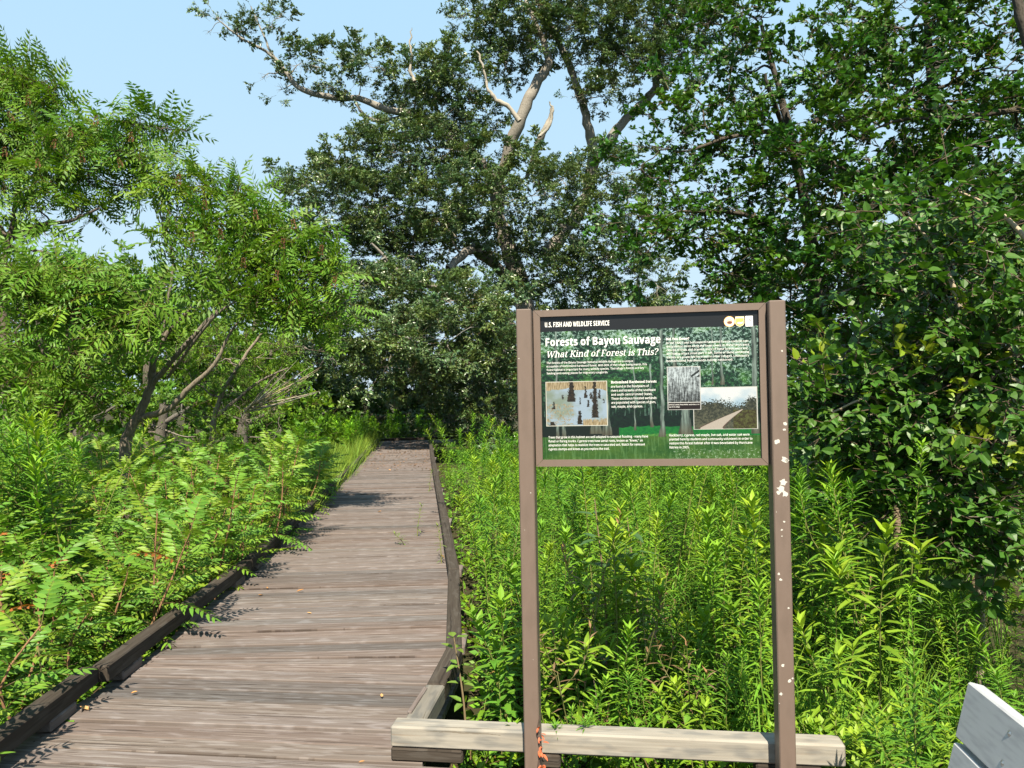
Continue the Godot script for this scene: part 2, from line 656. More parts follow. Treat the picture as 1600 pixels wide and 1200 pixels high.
	for i in ends.size() - 1:
		for s in [0, 1]:
			var xa := left_edge(ends[i]) - 0.03 if s == 0 else right_edge(maxf(ends[i], 3.3)) + 0.03
			var xb := left_edge(ends[i + 1]) - 0.03 if s == 0 else right_edge(ends[i + 1]) + 0.03
			timber(Vector3(xa, -0.12, -maxf(ends[i], 3.3 if s else 0.0)), Vector3(xb, -0.12, -ends[i + 1]), 0.045, 0.15, "joist", M.under, bw)
	timber(Vector3(-0.5, -0.12, -3.19), Vector3(1.6, -0.12, -3.19 + 2.1 * slope), 0.045, 0.15, "joist", M.under, bw)


# ---------------------------------------------------------------- the sign
func swamp_print() -> ImageTexture:
	var w := 896
	var h := 608
	var im := Image.create(w, h, false, Image.FORMAT_RGB8)
	var big := noise(1.0, 41, 4)
	var leafs := noise(1.0, 42, 4)
	var strands := noise(1.0, 43, 3)
	var trunks := [[0.075, 0.011, 0.1, 0.86], [0.305, 0.026, 0.55, 0.83], [0.255, 0.03, 0.74, 0.82], [0.56, 0.017, 0.12, 0.845], [0.62, 0.011, 0.1, 0.4], [0.665, 0.036, 0.62, 0.83], [0.83, 0.01, 0.1, 0.5], [0.79, 0.005, 0.1, 0.5], [0.975, 0.022, 0.1, 0.83], [0.435, 0.006, 0.3, 0.8], [0.51, 0.009, 0.35, 0.78], [0.105, 0.012, 0.76, 0.85]]
	for y in h:
		var v := (y + 0.5) / h
		for x in w:
			var u := (x + 0.5) / w
			var a := big.get_noise_2d(u * 7, v * 7)
			var b := clampf(leafs.get_noise_2d(u * 46, v * 40) * 0.75 + leafs.get_noise_2d(u * 170 + 50, v * 130) * 0.7, -1, 1)
			var s := strands.get_noise_2d(u * 70, v * 5)
			var col: Color
			if v < 0.108:
				col = Color(0.135, 0.14, 0.155)
			elif v < 0.84:
				var open := clampf(1.25 - v * 2.3 + (0.35 if u > 0.56 and v < 0.52 else 0.0), 0, 1)
				col = Color(0.05, 0.15, 0.13).lerp(Color(0.17, 0.42, 0.22), clampf(0.42 + b * 1.6, 0, 1))
				if a > 0.05:
					col = col.lerp(Color(0.38, 0.66, 0.22), clampf(a * 1.6, 0, 0.8) * (1.0 if v < 0.5 else 0.25))
				if b + a * 0.4 > 0.5 - open * 0.4:
					col = col.lerp(Color(0.80, 0.90, 0.89), clampf(open * 1.1, 0, 0.85))
				if v > 0.5:
					var deep := clampf((v - 0.5) * 5, 0, 1)
					col = col.lerp(Color(0.025, 0.10, 0.10), deep * 0.72)
					if s > 0.22 and v < 0.7 and b > -0.2:
						col = col.lerp(Color(0.62, 0.76, 0.70), 0.55 * clampf((s - 0.22) * 4, 0, 1))
				if v > 0.775 + a * 0.02:
					col = Color(0.05, 0.42, 0.20).lerp(Color(0.14, 0.55, 0.22), clampf(0.5 + b, 0, 1)) if u > 0.36 else Color(0.08, 0.14, 0.12)
				if v > 0.83 - a * 0.02 and u > 0.42 and u < 0.62:
					col = Color(0.46, 0.66, 0.28).lerp(Color(0.2, 0.5, 0.22), clampf(0.5 + b, 0, 1))
			else:
				col = Color(0.16, 0.36, 0.14).lerp(Color(0.30, 0.46, 0.18), clampf(0.5 + a + (v - 0.9) * 3, 0, 1))
				if s > 0.12:
					col = col.lerp(Color(0.45, 0.62, 0.40), clampf((s - 0.12) * 2, 0, 0.5))
				if v > 0.93 and b > 0.33 and u > 0.6:
					col = col.lerp(Color(0.9, 0.95, 0.9), 0.7)
				elif b > 0.4:
					col = col.lerp(Color(0.55, 0.68, 0.35), 0.4)
			if v > 0.108:
				for t in trunks:
					var flare: float = 1.0 + maxf(0.0, (v - t[3] + 0.12) / 0.12) * 0.9 if v > t[3] - 0.12 else 1.0
					var d: float = absf(u - t[0] + a * 0.006) / (t[1] * flare)
					if d < 0.5 and v > t[2] and v < t[3]:
						var tone := clampf(0.62 + s * 0.3 - d * 0.45, 0.15, 0.9)
						col = Color(tone * 0.86, tone * 0.98, tone * 0.92).lerp(Color(0.35, 0.30, 0.22), clampf((v - t[3] + 0.08) * 8, 0, 0.6))
			# the three smaller photographs with their white rims
			if u > 0.70 and u < 0.985 and v > 0.515 and v < 0.80:
				var p := (u - 0.70) / 0.285
				var q := (v - 0.515) / 0.285
				if p < 0.012 or p > 0.988 or q < 0.016 or q > 0.984:
					col = Color(0.96, 0.95, 0.92)
				else:
					var line := 0.40 + a * 0.12 + b * 0.05 - 0.12 * exp(-pow((p - 0.9) / 0.12, 2)) - 0.10 * exp(-pow((p - 0.3) / 0.15, 2))
					col = Color(0.98, 0.99, 1.0).lerp(Color(0.74, 0.85, 0.93), clampf(q * 2.2 - 0.2 + a, 0, 1))
					if q > line + leafs.get_noise_2d(u * 130, v * 60) * 0.16:
						col = Color(0.20, 0.22, 0.19).lerp(Color(0.42, 0.42, 0.34), clampf(0.35 + b * 1.4 + (q - 0.5), 0, 1))
						if p > 0.62 and q > 0.55:
							col = Color(0.40, 0.42, 0.22).lerp(Color(0.24, 0.2, 0.12), clampf(0.5 + b * 1.5, 0, 1))
					var ca := lerpf(0.30, 0.70, clampf((0.95 - q) / 0.42, 0, 1)) + 0.06 * sin(q * 5)
					var half := lerpf(0.21, 0.012, clampf((0.98 - q) / 0.45, 0, 1))
					if q > 0.53 and absf(p - ca - 0.04) < half:
						col = Color(0.82, 0.77, 0.72) if absf(p - ca - 0.04) < half * 0.86 else Color(0.42, 0.34, 0.30)
			if u > 0.585 and u < 0.735 and v > 0.37 and v < 0.665:
				var p := (u - 0.585) / 0.15
				var q := (v - 0.37) / 0.295
				if p < 0.02 or p > 0.98 or q < 0.015 or q > 0.985 or (q > 0.82 and q < 0.835):
					col = Color(0.96, 0.95, 0.93)
				elif q >= 0.835:
					col = Color(0.16, 0.10, 0.10)
				else:
					var g := clampf(0.80 + b * 0.35 + strands.get_noise_2d(u * 120, v * 9) * 0.5 - maxf(0, q - 0.25) * 0.75, 0.05, 0.97)
					col = Color(g * 0.93, g * 0.98, g)
					if p > 0.72 and q < 0.25 and fmod((p - 1.0) * 14 + q * 26, 3.0) > 1.6:
						col = Color(0.2, 0.22, 0.22)
			if u > 0.022 and u < 0.31 and v > 0.455 and v < 0.765:
				var p := (u - 0.022) / 0.288
				var q := (v - 0.455) / 0.31
				if p < 0.012 or p > 0.988 or q < 0.016 or q > 0.984:
					col = Color(0.97, 0.95, 0.90)
				else:
					col = Color(0.72, 0.80, 0.88).lerp(Color(0.60, 0.66, 0.60), clampf(0.4 + a * 1.2 + (0.4 - p), 0, 1))
					if q < 0.2 + a * 0.1 or (q > 0.86 + b * 0.1 and p > 0.6) or (b > 0.2 and p < 0.45 and q > 0.5):
						col = Color(0.88, 0.80, 0.66).lerp(Color(0.56, 0.48, 0.34), clampf(0.5 + strands.get_noise_2d(u * 220, v * 16), 0, 1))
					for t in [[0.42, 0.0, 0.46, 0.055], [0.65, 0.12, 0.38, 0.022], [0.74, 0.25, 0.4, 0.02], [0.80, 0.02, 0.82, 0.045], [0.56, 0.36, 0.52, 0.012], [0.13, 0.45, 0.62, 0.02], [0.55, 0.66, 0.96, 0.035], [0.10, 0.9, 0.99, 0.05], [0.69, 0.42, 0.58, 0.02], [0.28, 0.30, 0.4, 0.018], [0.94, 0.4, 0.5, 0.01], [0.87, 0.2, 0.4, 0.018]]:
						var r: float = t[3] * (0.45 + 0.75 * (q - t[1]) / (t[2] - t[1]))
						if q > t[1] and q < t[2] and absf(p - t[0] + b * 0.03) < r:
							col = Color(0.13, 0.12, 0.10).lerp(Color(0.27, 0.22, 0.16), clampf(0.5 + b * 1.6, 0, 1))
			im.set_pixel(x, y, col)
	return ImageTexture.create_from_image(im)


# a line of lettering on the panel: u, v of its left end and baseline, its width and capital height, as shares of the panel's width and height
func letters(text: String, u: float, v: float, wide: float, high: float, bold: bool, serif: bool, slant: float, mat: Material, panel: Node3D, size: Vector2) -> void:
	var font := SystemFont.new()
	font.font_names = PackedStringArray(["Droid Serif" if serif else "Droid Sans"])
	font.font_weight = 700 if bold else 400
	var tm := TextMesh.new()
	tm.text = text
	tm.font = font
	tm.font_size = 48
	tm.depth = 0.02
	tm.curve_step = 2.5
	tm.pixel_size = 0.01
	var box := tm.get_aabb()
	if box.size.x <= 0.0:
		return
	var arrays := tm.get_mesh_arrays()
	var vs: PackedVector3Array = arrays[Mesh.ARRAY_VERTEX]
	var sx := wide * size.x / box.size.x
	var cap := 0.71 * 48 * 0.01
	var sy := high * size.y / cap
	# the baseline of a centred line lies a little below its middle
	var low := 1e9
	var probe := TextMesh.new()
	probe.text = "H"
	probe.font = font
	probe.font_size = 48
	probe.pixel_size = 0.01
	low = probe.get_aabb().position.y
	var out := MB.new()
	var ids: PackedInt32Array = arrays[Mesh.ARRAY_INDEX]
	var put := func(p: Vector3) -> Vector3:
		var x := (p.x - box.position.x) * sx
		var y := (p.y - low) * sy
		return Vector3((u - 0.5) * size.x + x + y * slant, (0.5 - v) * size.y + y, 0.0006 + p.z * 0.02)
	for i in range(0, ids.size(), 3):
		out.tri(put.call(vs[ids[i]]), put.call(vs[ids[i + 1]]), put.call(vs[ids[i + 2]]), Color.WHITE)
	part("lettering", out.mesh(), mat, panel)


func blotch(size: float, seed_: int, col: Color) -> ArrayMesh:
	var mb := MB.new()
	var r := RandomNumberGenerator.new()
	r.seed = seed_
	var pts := []
	for i in 11:
		var a := TAU * i / 11.0
		var d := size * r.randf_range(0.45, 1.0)
		pts.append(Vector3(cos(a) * d, sin(a) * d * 0.9, 0.0))
	for i in 11:
		mb.face([Vector3.ZERO, pts[i], pts[(i + 1) % 11]], Vector3(0, 0, -1), col)
	return mb.mesh()


func make_sign() -> void:
	var sign_ := thing("trail_sign", "brown framed trail sign with swamp picture panel on two square posts", "sign", Vector3.ZERO)
	var bx := Vector3(cos(deg_to_rad(TURN)), 0, sin(deg_to_rad(TURN)))
	var n := Vector3(-bx.z, 0, bx.x)                     # out of its face
	var left := Vector3(0.021, 0, -3.03)                 # foot of the left post's outer front edge
	sign_.transform = Transform3D(Basis(bx, Vector3.UP, n), left)
	var wide := 1.042
	var pw := 0.061
	var pd := 0.095
	var top := 1.889
	for s in [0, 1]:
		var mb := MB.new()
		mb.box(Vector3(pw, top + 0.6, pd), Transform3D(), Color.WHITE, 0.004)
		var cx := pw * 0.5 if s == 0 else wide - pw * 0.5
		var post := part("post", mb.mesh(), M.brown, sign_, Transform3D(Basis(), Vector3(cx, (top - 0.6) * 0.5, -pd * 0.5)))
		var mid := (top - 0.6) * 0.5
		var chips := []
		if s == 1:
			post.set_meta("label", "post with flaking paint and pale chips")
			for e in [[0.72, 548], [0.80, 662], [0.75, 671], [0.28, 690], [0.74, 718], [0.85, 720], [0.6, 753], [0.45, 764], [0.3, 770], [0.7, 772], [0.15, 800], [0.6, 815], [0.45, 838], [0.2, 897], [0.3, 906], [0.75, 950], [0.3, 1040], [0.7, 1064], [0.9, 1060], [0.08, 1085], [0.06, 1100], [0.45, 828]]:
				chips.append(e)
		else:
			chips = [[0.3, 828], [0.15, 560], [0.75, 770], [0.7, 1030]]
		for i in chips.size():
			var e: Array = chips[i]
			var y := on_post(e[1], s)
			var big := [0.006, 0.012, 0.009, 0.016, 0.021, 0.012, 0.022, 0.024, 0.014, 0.02][i % 10] as float
			if s == 0:
				big = 0.004
			var ch := part("paint_chip", blotch(minf(big, 0.022) * 0.8 * (1.0 if e[1] < 790 else 0.5), 100 + i + s * 50, Color.WHITE), M.chip, post, Transform3D(Basis(), Vector3(clampf((e[0] - 0.5) * pw, -pw * 0.5 + big * 0.5, pw * 0.5 - big * 0.5), y - mid, pd * 0.5 + 0.0006)))
	# mitred frame, set back from the front of the posts
	var fx0 := pw + 0.004
	var fx1 := wide - pw - 0.004
	var fy1 := 1.886
	var fy0 := 1.252
	var lip := 0.027
	var zf := -0.045
	var zb := -0.085
	var rails := [
		[Vector2(fx0, fy1), Vector2(fx1, fy1), Vector2(fx1 - lip, fy1 - lip), Vector2(fx0 + lip, fy1 - lip)],
		[Vector2(fx1, fy1), Vector2(fx1, fy0), Vector2(fx1 - lip, fy0 + lip), Vector2(fx1 - lip, fy1 - lip)],
		[Vector2(fx1, fy0), Vector2(fx0, fy0), Vector2(fx0 + lip, fy0 + lip), Vector2(fx1 - lip, fy0 + lip)],
		[Vector2(fx0, fy0), Vector2(fx0, fy1), Vector2(fx0 + lip, fy1 - lip), Vector2(fx0 + lip, fy0 + lip)]]
	for q in rails:
		var mb := MB.new()
		var mid2: Vector2 = (q[0] + q[1] + q[2] + q[3]) * 0.25
		var inside := Vector3(mid2.x, mid2.y, (zf + zb) * 0.5)
		var f := []
		var b := []
		for p in q:
			var s: Vector2 = p + (mid2 - p).normalized() * 0.0008
			f.append(Vector3(s.x, s.y, zf))
			b.append(Vector3(s.x, s.y, zb))
		mb.face(f, inside, Color.WHITE)
		mb.face(b, inside, Color.WHITE)
		for i in 4:
			mb.face([f[i], f[(i + 1) % 4], b[(i + 1) % 4], b[i]], inside, Color.WHITE)
		part("frame_rail", mb.mesh(), M.brown, sign_)
	# the panel
	var px0 := fx0 + lip - 0.006
	var px1 := fx1 - lip + 0.006
	var size := Vector2(fx1 - fx0 - 2 * lip, fy1 - fy0 - 2 * lip)
	var centre := Vector3((fx0 + fx1) * 0.5, (fy0 + fy1) * 0.5, zf - 0.013)
	var pm := plain(Color.WHITE, 0.32, 0.5)
	pm.albedo_texture = swamp_print()
	var mb2 := MB.new()
	var hs := size * 0.5 + Vector2(0.003, 0.003)
	var f2 := [Vector3(-hs.x, hs.y, 0), Vector3(hs.x, hs.y, 0), Vector3(hs.x, -hs.y, 0), Vector3(-hs.x, -hs.y, 0)]
	mb2.face(f2, Vector3(0, 0, -1), Color(0.36, 0.37, 0.38), [Vector2(0, 0), Vector2(1, 0), Vector2(1, 1), Vector2(0, 1)])
	var panel := part("panel", mb2.mesh(), pm, sign_, Transform3D(Basis(), centre))
	var mb3 := MB.new()
	mb3.box(Vector3(size.x + 0.005, size.y + 0.005, 0.012), Transform3D(), Color.WHITE, 0.001)
	part("backing_board", mb3.mesh(), M.brown, sign_, Transform3D(Basis(), centre + Vector3(0, 0, -0.0085)))
	var W: Material = M.white
	letters("U.S. FISH AND WILDLIFE SERVICE", 0.022, 0.072, 0.303, 0.033, true, false, 0, W, panel, size)
	letters("Forests of Bayou Sauvage", 0.024, 0.205, 0.535, 0.054, true, false, 0, W, panel, size)
	letters("What Kind of Forest is This?", 0.024, 0.285, 0.52, 0.043, false, true, 0.22, W, panel, size)
	var para := [
		[["The forests of the Bayou Sauvage National Wildlife Refuge are a unique", "ecosystem of bottomland hardwood forest. With 80% of the refuge being marsh, this", "forest habitat is important for many wildlife species. The refuge's forests are key", "feeding and resting places for migratory songbirds."], 0.026, 0.330, 0.0245, 0.0142, [0.405, 0.468, 0.455, 0.288]],
		[["are found in the floodplains of", "rivers and streams of the southeast", "and south central United States.", "These deciduous forested wetlands", "are populated with species of gum,", "oak, maple, and cypress."], 0.327, 0.505, 0.0278, 0.0158, [0.175, 0.205, 0.19, 0.208, 0.205, 0.145]],
		[["Trees that grow in this habitat are well adapted to seasonal flooding - many have", "fluted or flaring trunks. Cypress trees have aerial roots, known as \"knees,\" an", "adaptation that helps to stabilize the trees in saturated soil. Watch for remnant", "cypress stumps and knees as you explore the trail."], 0.028, 0.852, 0.0275, 0.0158, [0.465, 0.44, 0.45, 0.285]],
		[["In the 1800's vast bottomland hardwood forests covered over", "thirty million acres along the lower rivers. As these lands were", "cleared of trees and drained, most of these forests were lost,", "and today only a small part is left. Some of these remaining", "forests are protected here and in other refuges, Louisiana's", "bottomland hardwoods being restored."], 0.585, 0.213, 0.0247, 0.0142, [0.37, 0.372, 0.368, 0.372, 0.37, 0.30]],
		[["Hackberry, cypress, red maple, live oak, and water oak were", "planted here by students and community volunteers in order to", "restore this forest habitat after it was devastated by Hurricane", "Katrina in 2005."], 0.59, 0.847, 0.0275, 0.0158, [0.36, 0.372, 0.372, 0.09]]]
	for g in para:
		for i in g[0].size():
			letters(g[0][i], g[1], g[2] + i * g[3], g[5][i], g[4], false, false, 0, W, panel, size)
	letters("Bottomland Hardwood Forests", 0.327, 0.476, 0.21, 0.0175, true, true, 0, W, panel, size)
	letters("Did You Know?", 0.585, 0.187, 0.105, 0.0165, true, false, 0, W, panel, size)
	letters("Remnant swamp forest before restoration in an", 0.591, 0.634, 0.138, 0.008, false, false, 0, W, panel, size)
	letters("area of the refuge.", 0.591, 0.649, 0.05, 0.008, false, false, 0, W, panel, size)
	make_emblems(panel, size)


func on_post(py: float, s: int) -> float:
	var px := 817.0 if s == 0 else 1228.0
	return P(px, py, 3.03 if s == 0 else 2.89).y


func disc_mesh(pts: Array, col: Color) -> ArrayMesh:
	var mb := MB.new()
	var mid := Vector3.ZERO
	for p in pts:
		mid += p
	mid /= pts.size()
	for i in pts.size():
		mb.face([mid, pts[i], pts[(i + 1) % pts.size()]], mid - Vector3(0, 0, 1), col)
	return mb.mesh()


func make_emblems(panel: Node3D, size: Vector2) -> void:
	var ink := plain(Color.WHITE, 0.5)
	var at := func(u: float, v: float, z: float) -> Vector3: return Vector3((u - 0.5) * size.x, (0.5 - v) * size.y, z)
	var round_ := func(u: float, v: float, r: float, z: float, sy := 1.0) -> Array:
		var out := []
		for k in 24:
			out.append(at.call(u, v, z) + Vector3(cos(TAU * k / 24), sin(TAU * k / 24) * sy, 0) * r * size.x)
		return out
	# round emblem: pale ring, orange rim, dark bird shape
	var e := part("emblem", disc_mesh(round_.call(0.872, 0.072, 0.0245, 0.0007), Color(0.85, 0.42, 0.12)), ink, panel)
	e = part("emblem", disc_mesh(round_.call(0.872, 0.072, 0.022, 0.0011), Color(0.85, 0.78, 0.6)), ink, panel)
	e = part("emblem", disc_mesh(round_.call(0.872, 0.073, 0.0145, 0.0015), Color(0.66, 0.42, 0.28)), ink, panel)
	e = part("emblem", disc_mesh(round_.call(0.873, 0.078, 0.0115, 0.0019, 0.55), Color(0.12, 0.045, 0.02)), ink, panel)
	# shield
	var sh := []
	for p in [[0.8985, 0.04], [0.938, 0.04], [0.938, 0.085], [0.932, 0.1], [0.918, 0.108], [0.904, 0.1], [0.8985, 0.085]]:
		sh.append(at.call(p[0], p[1], 0.0007))
	part("emblem", disc_mesh(sh, Color(0.86, 0.72, 0.45)), ink, panel)
	var si := []
	for p in [[0.901, 0.052], [0.9355, 0.052], [0.9355, 0.084], [0.93, 0.097], [0.918, 0.104], [0.906, 0.097], [0.901, 0.084]]:
		si.append(at.call(p[0], p[1], 0.0011))
	part("emblem", disc_mesh(si, Color(0.82, 0.48, 0.08)), ink, panel)
	var fish := []
	for p in [[0.906, 0.082], [0.914, 0.076], [0.924, 0.079], [0.932, 0.074], [0.93, 0.086], [0.92, 0.092], [0.91, 0.09]]:
		fish.append(at.call(p[0], p[1], 0.0015))
	part("emblem", disc_mesh(fish, Color(0.86, 0.82, 0.7)), ink, panel)
	# white square with a small dark mark
	var sq := []
	for p in [[0.944, 0.038], [0.976, 0.038], [0.976, 0.108], [0.944, 0.108]]:
		sq.append(at.call(p[0], p[1], 0.0007))
	part("emblem", disc_mesh(sq, Color(0.86, 0.86, 0.87)), ink, panel)
	for l in [[0.958, 0.056, 0.964, 0.070], [0.963, 0.056, 0.9665, 0.064], [0.964, 0.064, 0.9605, 0.076], [0.964, 0.066, 0.968, 0.077]]:
		var a: Vector3 = at.call(l[0], l[1], 0.0012)
		var b: Vector3 = at.call(l[2], l[3], 0.0012)
		var w := Vector3(-(b - a).y, (b - a).x, 0).normalized() * 0.0011
		part("emblem", disc_mesh([a - w, b - w, b + w, a + w], Color(0.05, 0.05, 0.06)), ink, panel)


# ---------------------------------------------------------------- the bench
func make_bench() -> void:
	var b := thing("bench", "grey plastic-lumber park bench with slanted plank backrest", "bench")
	var fwd := Vector3(sin(deg_to_rad(TURN - 1.0)), 0, -cos(deg_to_rad(TURN - 1.0)))
	var out := Vector3(-fwd.z, 0, fwd.x) * -1.0     # the way the seat faces
	var high := 0.85
	var end := on_level(1512, 1064, high)            # far upper front corner of the backrest
	var lean := deg_to_rad(14.0)
	var up := Vector3.UP * cos(lean) - out * sin(lean)
	var nrm := up.cross(fwd).normalized()
	if nrm.dot(out) < 0:
		nrm = -nrm
	var foot := Vector3(end.x, 0, end.z)
	b.position = foot
	var long := 1.83
	var bd := 0.135
	for i in 3:
		var mb := MB.new()
		mb.box(Vector3(long, bd, 0.038), Transform3D(), Color.WHITE, 0.004)
		var c := (end - foot) - fwd * long * 0.5 - up * (bd * 0.5 + i * (bd + 0.012)) - nrm * 0.019
		var plank := part("back_plank", mb.mesh(), M.plastic, b, Transform3D(Basis(-fwd, up, -fwd.cross(up)), c))
		for e in [0.2, 0.92, 1.63]:
			for s in [-0.032, 0.032]:
				var cap := MB.new()
				var disc := []
				for k in 12:
					disc.append(Vector3(cos(TAU * k / 12), sin(TAU * k / 12), 0) * 0.0065)
				for k in 12:
					cap.face([Vector3(0, 0, 0.0025), disc[k], disc[(k + 1) % 12]], Vector3(0, 0, -1), Color.WHITE)
				var zz: float = 0.0195 if (plank.basis.z.dot(nrm) > 0) else -0.0195
				var t := Transform3D(Basis() if zz > 0 else Basis(Vector3.UP, PI), Vector3(-long * 0.5 + e, s, zz))
				part("screw", cap.mesh(), M.metal, plank, t)
	var seat_y := 0.43
	for i in 3:
		var mb := MB.new()
		mb.box(Vector3(long, 0.038, 0.135), Transform3D(), Color.WHITE, 0.004)
		var c := Vector3(0, seat_y, 0) - fwd * long * 0.5 + out * (0.19 + i * 0.147)
		part("seat_plank", mb.mesh(), M.plastic, b, Transform3D(Basis(-fwd, Vector3.UP, -fwd.cross(Vector3.UP)), c))
	for e in [0.2, 0.92, 1.63]:
		var mb := MB.new()
		var p0: Vector3 = -fwd * e
		var post := curve([p0 - nrm * 0.085 - out * -0.1 + Vector3(0, 0.0, 0), p0 - nrm * 0.085 + Vector3(0, 0.42, 0) + out * 0.09, p0 - nrm * 0.085 + (end - foot) - up * 0.02], 3)
		var rr := PackedFloat32Array()
		for k in post.size():
			rr.append(0.042)
		mb.tube(post, rr, 10, Color(1.6, 1.6, 1.6))
		part("back_support", mb.mesh(), M.plastic, b)
		var m2 := MB.new()
		m2.box(Vector3(0.09, seat_y - 0.022, 0.09), Transform3D(), Color.WHITE, 0.004)
		part("leg", m2.mesh(), M.plastic, b, Transform3D(Basis(), p0 + out * 0.44 + Vector3(0, (seat_y - 0.022) * 0.5, 0)))
		var m3 := MB.new()
		m3.box(Vector3(0.5, 0.08, 0.06), Transform3D(Basis(), Vector3.ZERO), Color.WHITE, 0.004)
		part("seat_bearer", m3.mesh(), M.plastic, b, Transform3D(Basis(out, Vector3.UP, out.cross(Vector3.UP)), p0 + out * 0.27 + Vector3(0, seat_y - 0.06, 0)))


# ---------------------------------------------------------------- foliage pieces
func jitter(c: Color, by: float) -> Color:
	var k := 1.0 + R(-by, by)
	var warm := R(-by, by) * 0.5
	return Color(c.r * k * (1 + warm), c.g * k, c.b * k * (1 - warm))


# a twig with leaves set along it, pointing along +z
func twig_mesh(long: float, count: int, ll: float, lw: float, col: Color, vary: float, fine: bool, belly: float, spread := 0.9, sides := 2) -> ArrayMesh:
	var mb := MB.new()
	var stems := [[Vector3.ZERO, Vector3(R(-0.05, 0.05), R(-0.05, 0.05), 1) * long]]
	for i in sides:
		var t := R(0.2, 0.65)
		var a := R(0, TAU)
		stems.append([Vector3(0, 0, t * long), Vector3(cos(a) * 0.45, sin(a) * 0.3, t + 0.35) * long])
	for s in stems:
		mb.tube(PackedVector3Array([s[0], s[1]]), PackedFloat32Array([0.004, 0.0015]), 3, Color(0.12, 0.09, 0.06))
	for i in count:
		var s: Array = stems[i % stems.size()]
		var t := sqrt(R(0.03, 1.0))
		var p: Vector3 = (s[0] as Vector3).lerp(s[1], t)
		var a := R(0, TAU)
		var d := Vector3(cos(a), sin(a) * 0.55 + 0.1, 0) * spread + Vector3(0, 0, R(0.1, 0.8))
		var up := Vector3(R(-0.6, 0.6), 1, R(-0.6, 0.6))
		var k := R(0.7, 1.15)
		mb.leaf(Transform3D(facing(d, up), p), ll * k, lw * k, R(0.05, 0.45), R(0.0, 0.35), jitter(col, vary), fine, belly)
	return mb.mesh()


# a compound leaf with paired leaflets along its stalk, pointing along +z and arching
func frond_mesh(long: float, pairs: int, ll: float, lw: float, col: Color, arch: float, fine: bool) -> ArrayMesh:
	var mb := MB.new()
	frond(mb, Transform3D(), long, pairs, ll, lw, col, arch, fine)
	return mb.mesh()


func frond(mb: MB, t: Transform3D, long: float, pairs: int, ll: float, lw: float, col: Color, arch: float, fine: bool) -> void:
	var pts := PackedVector3Array()
	var rad := PackedFloat32Array()
	for i in 6:
		var s := i / 5.0
		pts.append(t * Vector3(0, -arch * long * s * s, long * s))
		rad.append(lerpf(0.0028, 0.0010, s))
	mb.tube(pts, rad, 3, Color(0.16, 0.11, 0.05))
	for i in pairs:
		var s := lerpf(0.2, 0.97, i / float(pairs - 1))
		var p := Vector3(0, -arch * long * s * s, long * s)
		var k := (0.72 + 0.55 * sin(PI * clampf(s * 0.92, 0, 1))) * R(0.9, 1.08)
		for e in [-1.0, 1.0]:
			var d := Vector3(e, R(-0.45, 0.05) - arch * 0.4, R(0.35, 0.75))
			var b := facing(d, Vector3(e * 0.25, 1, R(-0.15, 0.15)))
			mb.leaf(t * Transform3D(b, p), ll * k, lw * k, R(0.05, 0.3), R(0.05, 0.3), jitter(col, 0.13), fine, 0.36)
	mb.leaf(t * Transform3D(facing(Vector3(0, -arch * 1.6, 1)), Vector3(0, -arch * long, long)), ll * 0.8, lw * 0.9, 0.1, 0.1, jitter(col, 0.1), fine, 0.4)


# a rosette of compound leaves at the end of a branch
func rosette_mesh(count: int, long: float, col: Color) -> ArrayMesh:
	var mb := MB.new()
	for i in count:
		var a := i * 2.4 + R(-0.3, 0.3)
		var lift := R(-0.25, 0.85)
		var d := Vector3(cos(a), sin(a), lift + 0.15)
		var b := facing(d, Vector3(0, 0, 1))
		frond(mb, Transform3D(b, Vector3(0, 0, R(-0.12, 0.05))), long * R(0.75, 1.15), 7, long * 0.23, long * 0.068, jitter(col, 0.12), R(0.15, 0.5), false)
	return mb.mesh()


